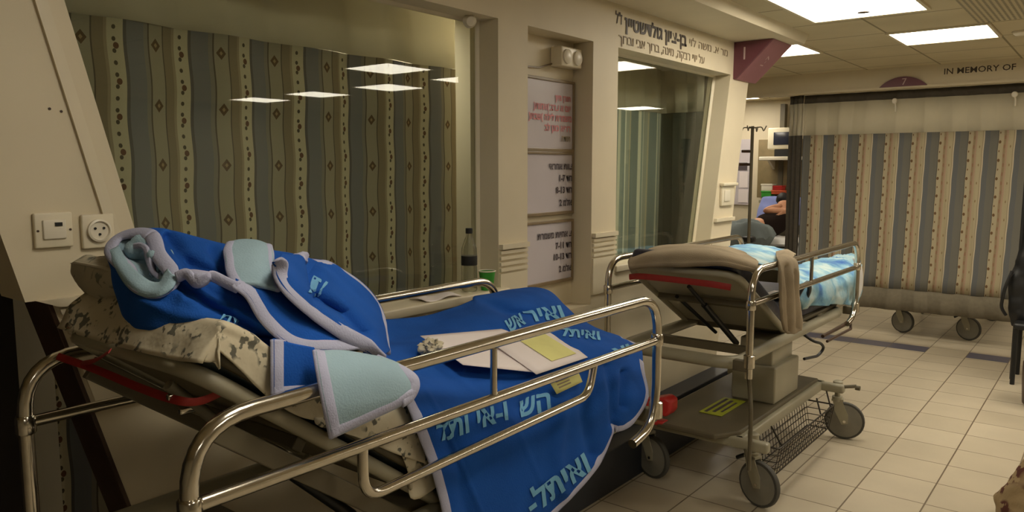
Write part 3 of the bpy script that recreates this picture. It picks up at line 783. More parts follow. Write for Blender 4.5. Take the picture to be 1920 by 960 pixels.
    m = MB(); m.prism([(-1.80 + dx, y0 + .16), (-1.72 + dx, y0 + .04), (-1.42 + dx, y0 + .04), (-1.34 + dx, y0 + .16), (-1.34 + dx, y0 + 1.36), (-1.80 + dx, y0 + 1.36)], 2, .335, .362); m.build('base_cover', M['frame_dk'], t, smooth=False, bevel=.008)
    m = MB()
    for x in (-1.335 + dx, -1.805 + dx): MB().rbox((x - .022, y0 + .12, .292), (x + .022, y0 + 1.40, .345), .008).build('base_beam', M['frame'], t)
    for yy in (y0 + .13, y0 + 1.36): MB().rbox((-1.90 + dx, yy - .025, .295), (-1.19 + dx, yy + .025, .345), .012).build('base_beam', M['frame'], t)
    for x in (-1.22 + dx, -1.87 + dx): 
        pass
    caster(t, -1.20 + dx, y0 + 1.43, .22); caster(t, -1.255 + dx, y0 + .20, -.30, True)
    caster(t, -1.82 + dx, y0 + .20, -.30); caster(t, -1.87 + dx, y0 + 1.44, PI * .6)
    m = MB(); m.tube([(-1.21 + dx, y0 + 1.36, .33), (-1.13 + dx, y0 + 1.38, .345)], .010, 8); m.lathe([(.014, 0), (.014, .025)], (-1.135 + dx, y0 + 1.38, .335), (1, 0, 0), 10); m.build('brake_pedal', M['frame_dk'], t)
    # near corner post running from the frame down to the base
    m = MB(); m.tube(fillet([(xn - .01, y0 + .02, .70), (xn - .01, y0 + .05, .60), (xn + .01, y0 + .02, .52), (xn + .01, y0 + .02, .24)], .05), .0095, 10)
    m.tube([(xn + .01, y0 + .02, .26), (xn - .05, y0 + .12, .30)], .008, 8); m.build('drop_bar', M['frame_dk'], t)
    if basket:
        m = MB(); x0, x1 = -1.36 + dx, -1.20 + dx; ya, yb = y0 + .30, y0 + 1.20
        def ring(z, e, r):
            pts = fillet([(x0 + e, (ya + yb) / 2, z), (x0 + e, ya + e, z), (x1 - e, ya + e, z), (x1 - e, yb - e, z), (x0 + e, yb - e, z), (x0 + e, (ya + yb) / 2, z)], .02, 3)
            m.tube(pts, r, 8)
        for z, e, r in ((.265, 0, .0045), (.225, .006, .0025), (.19, .012, .0025), (.155, .018, .0025), (.125, .024, .0035)): ring(z, e, r)
        n = 22
        for i in range(n + 1):
            y = ya + (yb - ya) * i / n
            m.tube([(x1, y, .265), (x1 - .024, y, .125), (x0 + .024, y, .125), (x0, y, .265)], .0018, 5, caps=False)
        for x in (x0 + .05, x0 + .09): m.tube([(x, ya + .02, .125), (x, yb - .02, .125)], .0022, 5)
        o = m.build('wire_basket', M['wire'], t)
        h = MB()
        for y, s_ in ((ya + .06, 0), (yb - .22, .03), (yb - .04, .03)): h.tube([(x1 - .01, y, .262), (x1 - .07 + s_, y + .015, .345)], .0045, 8)
        h.build('hanger', M['wire'], o)
    return t
HA1 = math.radians(36.5)
bed1 = stretcher(.665, 'near chrome-railed stretcher heaped with royal blue blankets', (1.37, .755), HA1, .78, M['vinyl'])
bed2 = stretcher(3.29, 'chrome-railed stretcher with a taupe blanket, standing beyond the near one', (4.02, .755), math.radians(29), .76, M['navy'], loop=False, mth=.085)
bed3 = stretcher(8.05, 'stretcher half hidden behind the bay curtain, only its wheels showing', (8.8, .755), .1, .7, M['navy'], loop=False, full=False, rails=False, dx=.22, basket=False)
# red webbing strap on the first bed's backrest
def strap(name, pts, parent, w_=.017, mat='red', ref=None):
    pts = catmull([Vector(p) for p in pts], 36); m = MB()
    m.tube(pts, w_ / 2, 8, .22, [Vector((.2, .5, .8))] * len(pts) if ref is None else [Vector(ref)] * len(pts)); return m.build(name, M[mat], parent)
strap('red_strap', [atx(108, 668, -1.9), atx(180, 693, -1.75), atx(262, 727, -1.55), atx(330, 750, -1.40), atx(375, 752, -1.38), atx(424, 732, -1.37)], bed1)
strap('red_strap', [atx(150, 682, -1.82), atx(180, 675, -1.7), atx(206, 658, -1.55)], bed1, .013)
for (u, v) in ((330, 742), (352, 768)):
    c = atx(u, v, -1.42); MB().rbox(c - Vector((.006, .018, .006)), c + Vector((.006, .018, .006)), .003).build('buckle', M['chrome'], bed1)
c = atx(345, 762, -1.42); m = MB(); m.tube([c + Vector((0, -.03, .05)), c + Vector((0, .0, .02)), c + Vector((0, .05, -.03)), c + Vector((0, .09, -.075))], .012, 10); m.build('release_lever', M['frame_dk'], bed1)
# head end catch of the backrest
c = atx(152, 618, -1.86); m = MB(); m.tube([c + Vector((0, -.03, .015)), c, c + Vector((0, .03, -.02))], .007, 10); m.build('catch', M['chrome'], bed1)
# second bed: red strap under the head edge
strap('red_strap', [(-1.90, 3.352, 1.066), (-1.84, 3.340, 1.076), (-1.74, 3.336, 1.078), (-1.60, 3.336, 1.076), (-1.46, 3.338, 1.072), (-1.37, 3.35, 1.064)], bed2, .030, ref=(0, .1, 1))
# red foot pedals between the beds
m = MB(); c = aty(1236, 750, 3.36)
m.prism([(c.x - .09, .40), (c.x - .085, .455), (c.x + .05, .50), (c.x + .085, .485), (c.x + .085, .43), (c.x + .06, .40)], 1, c.y - .05, c.y + .04)
m.build('foot_pedal', M['redpl'], bed2, bevel=.012); c = aty(1232, 790, 3.36)
m = MB().rbox(c - Vector((.06, .03, .012)), c + Vector((.05, .03, .012)), .008); m.tube([c + Vector((0, .03, 0)), (c.x, 3.44, .32)], .01, 8); m.build('foot_pedal', M['redpl'], bed2)
# yellow warning sticker on the base
m = MB().box((-1.62, 3.60, .3635), (-1.50, 3.92, .366)); st_ = m.build('warning_sticker', M['stickerg'], bed2, smooth=False)
m = MB().box((-1.603, 3.62, .3662), (-1.586, 3.90, .3668)).box((-1.568, 3.64, .3662), (-1.55, 3.88, .3668)).box((-1.532, 3.66, .3662), (-1.52, 3.86, .3668)); m.build('sticker_print', M['ink'], st_, smooth=False)
m = MB(); m.tube(fillet([(XN - .085, 4.28, .70), (XN - .02, 4.28, .66), (XN + .0, 4.36, .64), (XN, 4.42, .60), (XN - .02, 4.38, .56), (XN - .04, 4.2, .575)], .04), .008, 8); m.build('tipping_handle', M['black'], bed2)
m = MB().tube([(XN - .02, 4.45, .66), (XN - .02, 4.93, .655)], .010, 8); m.tube([(XN + .0, 4.47, .63), (XN + .01, 4.92, .63), (XN - .01, 4.98, .67)], .008, 8); m.build('release_bar', M['brown'], bed2)

#BEDDING
# ================================================================== BEDDING ON THE NEAR STRETCHER
def plane1(s, n, x, hy=1.37, hz=.755, a=HA1):
    return Vector((x, hy - math.cos(a) * s + math.sin(a) * n, hz + math.sin(a) * s + math.cos(a) * n))
# pillow: flattened cushion at the head
def cushion(fn, L, Wd, T, nu=26, nv=22, seed=0., amp=.010, pw=.42):
    m = MB()
    for sg in (1, -1):
        G = []
        for i in range(nu + 1):
            row = []
            for j in range(nv + 1):
                a = -1 + 2 * i / nu; b = -1 + 2 * j / nv
                h = (max(0, 1 - a ** 4) * max(0, 1 - b ** 4)) ** pw
                k = noise.noise(Vector((a * 2 + seed, b * 2, sg))) * amp * h * 2
                e = 1 - .06 * (abs(a * b)) 
                row.append(fn(a * L / 2 * e, b * Wd / 2 * e, sg * h * T / 2 + k))
            G.append(row)
        m.grid(G)
    return m
t = thing('pillow', plane1(.74, .11, -1.70), 'cream printed pillow at the raised head of the near stretcher', 'pillow')
cushion(lambda a, b, h: plane1(.70 + a, .150 + h, -1.865 + b), .30, .25, .11, seed=2).build('pillow_body', M['pillow'], t, angle=180)
pip = MB(); pts = [plane1(.70 + .146 * math.copysign(abs(math.cos(q)) ** .35, math.cos(q)), .150, -1.865 + .121 * math.copysign(abs(math.sin(q)) ** .35, math.sin(q))) for q in [2 * PI * i / 60 for i in range(60)]]
pip.tube(pts, .005, 8, closed=True); pip.build('pillow_seam', M['pillow'], t)
# printed sheet over the mattress, hanging a little over its near edge
def sheet_row(s, n, drop_, wv):
    a = plane1(s, n, -1.92); b = plane1(s, n, -1.60); c = plane1(s, n, -1.36); d = plane1(s, n - .03, -1.325); e = plane1(s, n - drop_, -1.315 - wv)
    return [a, b, c, d, e]
rows = [[plane1(.80, -.0, -1.92), plane1(.805, .0, -1.6), plane1(.80, .01, -1.36), plane1(.79, .02, -1.33), plane1(.77, .03, -1.325)],
        [plane1(.80, .07, -1.92), plane1(.805, .07, -1.6), plane1(.80, .07, -1.36), plane1(.79, .06, -1.325), plane1(.76, .02, -1.32)],
        sheet_row(.78, .112, .06, .0), sheet_row(.66, .116, .09, .01), sheet_row(.55, .114, .10, .0), sheet_row(.42, .112, .07, .01), sheet_row(.28, .112, .035, 0), sheet_row(.15, .112, .09, .005),
        [Vector((-1.92, 1.30, .885)), Vector((-1.6, 1.30, .885)), Vector((-1.36, 1.28, .882)), Vector((-1.325, 1.27, .865)), Vector((-1.315, 1.28, .79))],
        [Vector((-1.92, 1.5, .872)), Vector((-1.6, 1.5, .872)), Vector((-1.36, 1.48, .87)), Vector((-1.325, 1.48, .86)), Vector((-1.315, 1.47, .83))]]
G = wrinkle(surf(rows, 60, 40), .012, 9., 3.)
sh = MB().grid(G); tag(sh.build('bed_sheet', M['sheet'], solid=.003, angle=180), 'crumpled cream sheet with small dark print on the near stretcher', 'sheet')
# white cloth corner poking out under the blanket
G = wrinkle(surf(px([[(585, 755, -1.36), (650, 760, -1.36), (740, 735, -1.36), (790, 740, -1.36)],
                     [(590, 790, -1.315), (660, 790, -1.315), (730, 785, -1.315), (795, 800, -1.315)],
                     [(600, 800, -1.31), (670, 820, -1.31), (740, 850, -1.31), (800, 870, -1.315)]]), 26, 34), .010, 14., 8.)
wc = MB().grid(G); tag(wc.build('draw_sheet', M['sheet'], solid=.003, angle=180), 'pale rumpled draw sheet sticking out below the pale blue blanket flap', 'sheet')

def XF(u):
    K = ((190, -1.70), (260, -1.57), (330, -1.46), (420, -1.385), (510, -1.335), (600, -1.315), (2000, -1.315))
    for (a, xa_), (b, xb_) in zip(K[:-1], K[1:]):
        if u <= b: return xa_ + (xb_ - xa_) * max(0, u - a) / (b - a)
def deep(rows): return [[(u, v, max(-1.99, XF(u) + (x + 1.315) * .75)) for u, v, x in r] for r in rows]
# bundled blanket on the backrest
bl = thing('fleece_blanket', plane1(.55, .13, -1.6), 'bundled royal blue blanket with pale lining heaped on the raised backrest', 'blanket', None)
L0 = [
 [(285,436,-1.60),(312,485,-1.50),(332,528,-1.42),(300,555,-1.36),(255,540,-1.36),(222,500,-1.42),(204,462,-1.52),(232,437,-1.60)],
 [(296,434,-1.64),(322,487,-1.50),(340,535,-1.40),(290,585,-1.33),(232,575,-1.35),(207,505,-1.46),(203,465,-1.56),(242,435,-1.66)],
 [(318,433,-1.68),(338,490,-1.50),(350,545,-1.37),(305,622,-1.31),(243,620,-1.36),(232,560,-1.50),(235,490,-1.68),(280,438,-1.72)],
 [(368,444,-1.70),(380,500,-1.52),(385,560,-1.37),(360,628,-1.305),(290,664,-1.37),(300,640,-1.55),(330,560,-1.78),(350,470,-1.76)],
 [(430,462,-1.70),(440,520,-1.50),(440,580,-1.36),(430,640,-1.305),(415,680,-1.36),(425,650,-1.55),(430,560,-1.78),(430,480,-1.76)],
 [(515,476,-1.68),(520,540,-1.50),(515,600,-1.36),(510,645,-1.305),(505,682,-1.35),(515,655,-1.5),(520,560,-1.74),(515,490,-1.74)],
 [(600,498,-1.66),(600,560,-1.52),(590,610,-1.38),(575,645,-1.31),(560,675,-1.34),(575,650,-1.5),(590,570,-1.7),(600,510,-1.7)],
 [(680,560,-1.60),(675,600,-1.52),(660,630,-1.42),(640,650,-1.36),(620,665,-1.37),(640,650,-1.5),(660,620,-1.6),(675,580,-1.62)],
]
L0 = deep(L0)
G = wrinkle(surf(px(L0), 90, 96, True), .007, 7., 1., (1, .6, 1))
# long diagonal folds: push valleys inwards
def valley(G, path, width, depth):
    P3 = [(u, v) for u, v in path]
    right = RT; 
    for row in G:
        for i, p in enumerate(row):
            d = p - CP; z = d.dot(FW)
            if z < .1: continue
            u = 960 + F * d.dot(RT) / z; v = 480 - F * d.dot(UP) / z
            best = 1e9
            for (a, b), (c_, e_) in zip(P3[:-1], P3[1:]):
                L_ = (c_ - a) ** 2 + (e_ - b) ** 2; t_ = max(0, min(1, ((u - a) * (c_ - a) + (v - b) * (e_ - b)) / L_))
                best = min(best, math.hypot(u - a - t_ * (c_ - a), v - b - t_ * (e_ - b)))
            k = math.exp(-(best / width) ** 2)
            row[i] = p + Vector((-1, .25, -.1)) * depth * k
    return G
G = valley(G, [(335, 530), (390, 570), (450, 605), (520, 640)], 9, .06)
G = valley(G, [(245, 628), (330, 635), (420, 637), (520, 640)], 7, .055)
G = valley(G, [(320, 445), (345, 480), (380, 505), (430, 520)], 11, .05)
G = valley(G, [(250, 560), (330, 590), (420, 600)], 12, -.02)
G = valley(G, [(360, 560), (420, 600), (500, 628)], 8, -.014)
G = valley(G, [(400, 470), (420, 500), (440, 520)], 10, .03)
G = valley(G, [(350, 500), (395, 545), (430, 565)], 8, .02)
body = MB().grid(G, closed_u=True)
cb = body.build('blanket_body', M['blue'], bl, angle=180)
# mouth of the roll: pale lining running inwards, crumpled core
ring = catmull([atx(*p) for p in L0[0]], 64, True); cen = sum(ring, Vector()) / 64
inn = []
for i, (f, dpt) in enumerate(((1.0, 0), (.93, .02), (.84, .06), (.70, .10), (.45, .13), (.1, .14))):
    inn.append([cen + (p - cen) * f + Vector((-.2, .9, -.1)) * dpt * .45 + Vector((0, 0, 1)) * .010 * math.sin(k * .6 + i * 1.3) * (i > 1) for k, p in enumerate(ring)])
lm = MB().grid(inn, closed_u=True); lm.build('blanket_lining', M['lining'], bl, angle=180)
core = wrinkle(surf(px(deep([[(238,462,-1.60),(262,452,-1.60),(290,462,-1.58),(305,485,-1.54)],[(246,478,-1.55),(268,468,-1.53),(286,480,-1.50),(300,500,-1.50)],
     [(252,490,-1.58),(270,490,-1.58),(284,505,-1.55),(296,515,-1.52)],[(262,498,-1.55),(276,510,-1.52),(290,525,-1.46),(310,530,-1.44)]])), 24, 28), .02, 22., 5.)
MB().grid(core).build('blanket_lining', M['lining'], bl, angle=180, solid=.01)
core = surf(px(deep([[(238,466,-1.56),(262,456,-1.55),(278,462,-1.53),(284,480,-1.50),(290,505,-1.48),(300,515,-1.46)],[(240,474,-1.55),(262,466,-1.54),(272,472,-1.52),(276,486,-1.50),(284,512,-1.47),(298,524,-1.45)]])), 4, 30)
MB().grid(core).build('blanket_lining', M['binding'], bl, angle=180, solid=.012)
m = MB(); binding(ring + [ring[0]], [cen] * 65, .034, .42, m)
# wide turned-back lip along the lower left of the mouth
lipo = [(205,470,-1.49),(216,500,-1.41),(240,538,-1.355),(268,556,-1.34),(300,556,-1.345),(324,540,-1.38),(334,520,-1.42)]
lipi = [(222,462,-1.53),(240,492,-1.45),(262,515,-1.41),(285,530,-1.40),(300,530,-1.40),(308,515,-1.43),(316,505,-1.45)]
G = surf(px(deep([lipo, [((a[0]+b[0])/2-2, (a[1]+b[1])/2+2, (a[2]+b[2])/2+.022) for a, b in zip(lipo, lipi)], lipi])), 10, 40)
MB().grid(G).build('blanket_lining', M['lining'], bl, angle=180, solid=.006)
m.build('blanket_binding', M['binding'], bl, angle=180)
# pale collar fold over the ridge
G = surf(px(deep([[(428,458,-1.64),(450,452,-1.66),(480,453,-1.66),(506,462,-1.62)],
             [(423,475,-1.56),(448,468,-1.58),(482,468,-1.57),(511,478,-1.55)],
             [(427,505,-1.45),(455,505,-1.43),(485,506,-1.42),(514,508,-1.44)],
             [(440,535,-1.37),(468,535,-1.36),(495,538,-1.355),(524,545,-1.36)]])), 26, 26)
fm = MB().grid(G); fo = fm.build('blanket_lining', M['lining'], bl, angle=180, solid=.010)
b_ = MB(); binding([r[0] for r in G], [r[3] for r in G], .026, .5, b_); binding([r[-1] for r in G], [r[-4] for r in G], .022, .5, b_)
# front layer between the two long bindings
G = surf(px(deep([[(440,522,-1.41),(480,530,-1.40),(520,545,-1.40),(560,578,-1.385),(610,608,-1.37),(672,640,-1.37)],
             [(441,530,-1.37),(476,545,-1.36),(512,575,-1.345),(552,606,-1.335),(605,628,-1.33),(670,646,-1.345)],
             [(444,540,-1.35),(468,562,-1.335),(496,606,-1.32),(540,645,-1.305),(600,657,-1.305),(668,650,-1.32)]])), 26, 60)
G = wrinkle(G, .004, 9., 4.)
front = MB().grid(G); front.build('blanket_flap', M['blue'], bl, angle=180, solid=.010)
binding(G[-1], G[-5], .034, .40, b_)
# stretch of binding from the mouth to that layer
p1 = catmull([atx(*p) for p in deep([[(332,520,-1.405),(350,514,-1.40),(368,530,-1.375),(385,524,-1.375),(398,518,-1.385),(420,528,-1.375),(446,540,-1.35)]])[0]], 40)
b_.tube(p1, .012, 10, .5, [Vector((.3, .3, 1))] * 40)
G2 = surf(px(deep([[(340,512,-1.42),(360,508,-1.42),(392,512,-1.40)],[(352,524,-1.40),(372,520,-1.375),(396,520,-1.38)],[(360,532,-1.395),(378,536,-1.375),(394,524,-1.39)]])), 10, 14)
MB().grid(G2).build('blanket_lining', M['binding'], bl, angle=180, solid=.008)
# hood-like fold on the right
P2 = [(514,492,-1.36),(516,520,-1.35),(535,549,-1.335),(584,590,-1.325),(645,633,-1.32),(712,670,-1.315)]
P3 = [(530,482,-1.50),(585,484,-1.58),(645,508,-1.60),(694,552,-1.58),(720,600,-1.52),(728,655,-1.42)]
mid1 = [(522,486,-1.42),(560,515,-1.42),(600,545,-1.42),(650,585,-1.41),(688,618,-1.39),(722,664,-1.35)]
mid2 = [(526,480,-1.47),(575,494,-1.52),(625,520,-1.53),(672,562,-1.51),(704,605,-1.46),(727,660,-1.39)]
G = surf(px([P2, [((a[0]+b[0])/2, (a[1]+b[1])/2, (a[2]+b[2])/2+.03) for a, b in zip(P2, mid1)], mid1, mid2, P3]), 50, 70)
G = wrinkle(G, .006, 7., 6.)
G = valley(G, [(585, 492), (590, 525), (600, 560)], 10, .06)
G = valley(G, [(600, 560), (650, 590), (690, 630)], 10, .055)
hood = MB().grid(G); hood.build('blanket_flap', M['blue'], bl, angle=180, solid=.012)
binding(G[0], G[6], .034, .40, b_); binding(G[-1][8:], [q for q in G[-7]][8:], .034, .40, b_)
# small square blue corner
G = surf(px([[(511,635,-1.325),(550,645,-1.315),(606,655,-1.31)],[(511,690,-1.305),(552,695,-1.300),(604,698,-1.302)],[(511,746,-1.30),(555,742,-1.297),(602,741,-1.30)]]), 24, 24)
sq = MB().grid(G); sq.build('blanket_flap', M['blue'], bl, angle=180, solid=.010)
binding([r[0] for r in G], [r[4] for r in G], .034, .40, b_); binding(G[-1], G[-5], .034, .40, b_)
# pale blue triangular flap
G = surf(px([[(590,660,-1.275),(640,660,-1.275),(690,668,-1.27),(735,680,-1.25),(779,704,-1.22)],
             [(598,705,-1.235),(650,700,-1.225),(700,695,-1.218),(745,705,-1.212),(784,722,-1.21)],
             [(608,760,-1.215),(655,755,-1.205),(700,747,-1.20),(742,740,-1.20),(779,736,-1.205)],
             [(620,820,-1.215),(665,800,-1.21),(710,778,-1.205),(745,762,-1.205),(770,748,-1.208)]]), 36, 44)
G = wrinkle(G, .003, 8., 9.)
tri = MB().grid(G); tri.build('blanket_lining', M['lining'], bl, angle=180, solid=.010)
binding([r[0] for r in G], [r[5] for r in G], .034, .40, b_); binding(G[-1], G[-5], .034, .40, b_)
binding(catmull([atx(*p) for p in [(705,667,-1.285),(745,684,-1.245),(776,704,-1.215),(784,722,-1.205),(776,742,-1.203),(758,756,-1.200)]], 40),
        [atx(700, 712, -1.21)] * 40, .034, .42, b_)
b_.build('blanket_binding', M['binding'], bl, angle=180)
# faint woven letters on the roll
bv = bvh_of([body]); tb = MB()
def decal(mb, bv, s, u, v, w_, h, ang=0., shear=0., lift=.0085, bold=.012, maxlen=6, wob=None):
    vs, fs = text_mesh(s, 1., bold); xs = [q.x for q in vs]; ys = [q.y for q in vs]
    W_ = max(xs) - min(xs); Hh = max(ys) - min(ys); cx = (max(xs) + min(xs)) / 2; cy = (max(ys) + min(ys)) / 2
    P_ = [Vector(((q.x - cx) / W_ * w_, (q.y - cy) / Hh * h, 0)) for q in vs]
    P_, fs = subdiv(P_, fs, maxlen); ca, sa = math.cos(ang), math.sin(ang); out = []
    for q in P_:
        x = q.x + q.y * shear; y = q.y
        out.append(drop(bv, u + x * ca + y * sa * 1., v - (y * ca) + x * sa, lift))
    mb.add(out, fs)
tb = MB(); decal(tb, bv, heb('תל'), 432, 602, 34, 9, .1); tb.build('blanket_lettering', M['letter'], bl, smooth=False)
tb = MB(); decal(tb, bvh_of([hood]), heb('ית'), 592, 543, 26, 34, .5); tb.build('blanket_lettering', M['letter'], bl, smooth=False)


# blanket spread over the foot half and hanging over the near side
b2 = thing('fleece_blanket', (-1.6, 1.95, .87), 'royal blue blanket with Hebrew lettering spread over the foot end and draping below the rail', 'blanket')
B = [
 [(700,600,-1.93),(750,598,-1.93),(810,590,-1.93),(862,575,-1.93),(912,554,-1.93),(968,543,-1.93),(1030,546,-1.93),(1066,586,-1.93),(1085,600,-1.93)],
 [(690,630,-1.80),(740,636,-1.80),(800,624,-1.80),(862,596,-1.80),(922,566,-1.80),(985,556,-1.80),(1040,560,-1.80),(1082,600,-1.80),(1120,618,-1.82)],
 [(680,655,-1.62),(725,655,-1.62),(785,655,-1.62),(852,650,-1.62),(930,634,-1.62),(1000,612,-1.62),(1062,602,-1.62),(1118,622,-1.62),(1172,634,-1.64)],
 [(700,690,-1.44),(748,695,-1.44),(800,702,-1.44),(870,702,-1.44),(945,698,-1.44),(1020,680,-1.44),(1082,656,-1.44),(1135,645,-1.43),(1200,652,-1.43)],
 [(740,720,-1.33),(780,730,-1.33),(830,742,-1.33),(900,752,-1.33),(970,760,-1.33),(1042,742,-1.33),(1102,712,-1.33),(1145,700,-1.32),(1205,692,-1.33)],
 [(770,770,-1.284),(815,785,-1.284),(862,800,-1.284),(925,820,-1.284),(992,825,-1.284),(1055,805,-1.284),(1112,770,-1.284),(1146,740,-1.284),(1214,742,-1.284)],
 [(800,840,-1.280),(842,850,-1.280),(888,862,-1.280),(945,880,-1.280),(1008,885,-1.280),(1064,858,-1.280),(1118,820,-1.284),(1150,775,-1.282),(1192,785,-1.284)],
 [(818,900,-1.278),(858,910,-1.278),(900,922,-1.278),(955,940,-1.278),(1012,935,-1.278),(1068,900,-1.278),(1122,855,-1.282),(1152,792,-1.282),(1172,802,-1.284)],
 [(838,985,-1.278),(878,1000,-1.278),(920,1015,-1.278),(965,1015,-1.278),(1022,980,-1.278),(1078,925,-1.278),(1130,862,-1.282),(1152,806,-1.29),(1160,806,-1.29)],
]
G = wrinkle(surf(px(B), 110, 130), .0065, 6.5, 12., (1, .5, 1))
G = valley(G, [(1140, 690), (1150, 740), (1152, 795)], 9, .022)
G = valley(G, [(1080, 625), (1120, 645), (1190, 640)], 9, .03)
G = valley(G, [(905, 560), (960, 590), (1040, 600)], 11, .05)
G = valley(G, [(1170, 700), (1168, 760)], 7, .025)
G = valley(G, [(1000, 745), (985, 770)], 20, .03)
G = valley(G, [(880, 700), (960, 715), (1060, 700)], 10, .018)
G = valley(G, [(860, 590), (900, 600), (960, 612)], 16, -.022)
G = valley(G, [(1100, 700), (1095, 780), (1110, 850)], 12, .020)
G = valley(G, [(1050, 760), (1040, 850), (1050, 920)], 14, -.014)
G = valley(G, [(830, 800), (860, 880), (880, 980)], 14, .012)
for pth in ([(770, 690), (830, 790), (900, 960)], [(840, 700), (960, 790), (1010, 900)]): G = valley(G, pth, 4, -.004)
leg = MB().grid(G); leg.build('blanket_body', M['blue'], b2, angle=180, solid=.010)
nb = MB(); binding([r[0] for r in G[34:]], [r[6] for r in G[34:]], .034, .40, nb)
binding(G[-1], G[-6], .034, .40, nb); binding([r[-1] for r in G[50:]], [r[-6] for r in G[50:]], .034, .40, nb)
binding([r[-1] for r in G[:40]], [r[-6] for r in G[:40]], .030, .40, nb)
nb.build('blanket_binding', M['binding'], b2, angle=180)
bv = bvh_of([leg]); tb = MB()
tb = MB(); decal(tb, bv, heb('ואיתל-'), 1040, 903, 140, 44, -.66, .25, bold=.03); tb.build('blanket_lettering', M['letter'], b2, smooth=False)
tb = MB(); decal(tb, bv, heb('ו-אי ותל'), 880, 788, 140, 40, -.30, .2, bold=.03); tb.build('blanket_lettering', M['letter'], b2, smooth=False)
tb = MB(); decal(tb, bv, heb('הש'), 1000, 762, 62, 34, -.25, .2, bold=.03); tb.build('blanket_lettering', M['letter'], b2, smooth=False)
tb = MB(); decal(tb, bv, heb('ואיר'), 1018, 592, 72, 26, -.12, -.3, bold=.03); tb.build('blanket_lettering', M['letter'], b2, smooth=False)
tb = MB(); decal(tb, bv, heb('אש'), 965, 608, 34, 24, -.5, .0, bold=.03); tb.build('blanket_lettering', M['letter'], b2, smooth=False)
tb = MB(); decal(tb, bv, heb('ואיתל'), 1085, 627, 76, 20, .1, -.2, bold=.03); tb.build('blanket_lettering', M['letter'], b2, smooth=False)
tb = MB(); decal(tb, bv, heb('יא'), 1165, 662, 34, 20, -.3, -.2, bold=.03); tb.build('blanket_lettering', M['letter'], b2, smooth=False)


# papers on the blanket
def laid(name, corners, n, mat, label, cat, lift=.006, curl=.0, group=None, xs=None):
    """thin sheet with four photographed corners resting on the cloth"""
    C4 = [drop(bv, u, v, lift, -1.45) for u, v in corners]
    if xs: C4 = [atx(u, v, x) for (u, v), x in zip(corners, xs)]
    G = []
    for i in range(n + 1):
        a = i / n; row = []
        for j in range(n + 1):
            b = j / n; p = C4[0] * (1 - a) * (1 - b) + C4[1] * (1 - a) * b + C4[2] * a * b + C4[3] * a * (1 - b)
            p += Vector((.25, -.15, 1)) * curl * math.sin(a * PI) * (.6 + .4 * math.sin(b * PI)); row.append(p)
        G.append(row)
    m_ = MB().grid(G); o = m_.build(name, mat, solid=.0015, angle=180); return tag(o, label, cat, group), C4, m_
def on_quad(C4, a, b, lift=.002):
    p = C4[0] * (1 - a) * (1 - b) + C4[1] * (1 - a) * b + C4[2] * a * b + C4[3] * a * (1 - b)
    n = (C4[1] - C4[0]).cross(C4[3] - C4[0]).normalized()
    if n.z < 0: n = -n
    return p + n * lift
o, C4, _ = laid('paper_sheet', [(788, 630), (1008, 611), (1002, 698), (868, 684)], 12, M['paper'], 'plain white sheet of paper curling up on the blue blanket, left of the yellow form', 'paper', curl=.004, xs=[-1.60, -1.66, -1.385, -1.40])
o, C4, fm_ = laid('paper_form', [(918, 640), (1032, 614), (1102, 670), (1006, 702)], 8, M['paper'], 'white form with a pale yellow box lying on the blue blanket', 'paper', xs=[-1.52, -1.595, -1.385, -1.365])
y_ = MB(); y_.add([on_quad(C4, a, b, .003) for a, b in ((.12, .34), (.12, .78), (.84, .88), (.84, .40))], [(0, 1, 2, 3)])
yo = y_.build('yellow_box', M['yellow'], None, smooth=False, solid=.001)
yo.parent = o; yo.location = Vector(yo['_w']) - Vector(o['_w'])
o, C4, _ = laid('paper_label', [(1028, 712), (1082, 692), (1092, 716), (1044, 739)], 4, M['yellow'], 'small pale label with print hanging below the yellow form', 'label', xs=[-1.325, -1.325, -1.31, -1.31])
ln = MB()
for a in (.3, .5, .7): ln.add([on_quad(C4, a - .05, .15, .002), on_quad(C4, a - .05, .6, .002), on_quad(C4, a + .04, .6, .002), on_quad(C4, a + .04, .15, .002)], [(0, 1, 2, 3)])
lo = ln.build('label_print', M['palepen'], None, smooth=False); lo.parent = o; lo.location = Vector(lo['_w']) - Vector(o['_w'])
# crumpled tissue
m = MB(); c = atx(807, 652, -1.535); bm = bmesh.new(); bmesh.ops.create_icosphere(bm, subdivisions=4, radius=1)
for v in bm.verts:
    d_ = v.co.normalized(); k = 1 + .55 * noise.noise(d_ * 2.1) + .3 * noise.noise(d_ * 5); v.co = Vector((d_.x * .030 * k, d_.y * .030 * k, d_.z * .026 * k)) + c
bm.verts.index_update(); m.add([v.co.copy() for v in bm.verts], [tuple(v.index for v in f.verts) for f in bm.faces]); bm.free()
tag(m.build('crumpled_tissue', M['sheet']), 'crumpled cream tissue at the corner of the white paper', 'tissue')

# ================================================================== BEDDING ON THE SECOND STRETCHER
B = [
 [(1215,468,-1.95),(1250,462,-1.92),(1300,462,-1.80),(1350,464,-1.66),(1390,474,-1.52),(1410,486,-1.42)],
 [(1195,480,-1.95),(1240,464,-1.90),(1300,462,-1.74),(1350,468,-1.60),(1395,482,-1.46),(1420,492,-1.38)],
 [(1180,488,-1.90),(1230,474,-1.76),(1300,472,-1.58),(1350,476,-1.44),(1392,488,-1.335),(1420,498,-1.28)],
 [(1179,502,-1.865),(1230,499,-1.715),(1300,496,-1.535),(1350,496,-1.40),(1390,502,-1.312),(1416,508,-1.268)],
]
tb_ = thing('taupe_blanket', (-1.6, 3.5, 1.15), 'taupe blanket rolled over the raised head of the second stretcher', 'blanket')
G = wrinkle(surf(px(B), 40, 70), .006, 8., 2.)
bb = []
for i in range(40):
    pass
back = [[p + Vector((0, .16, -.01)) for p in row] for row in G]
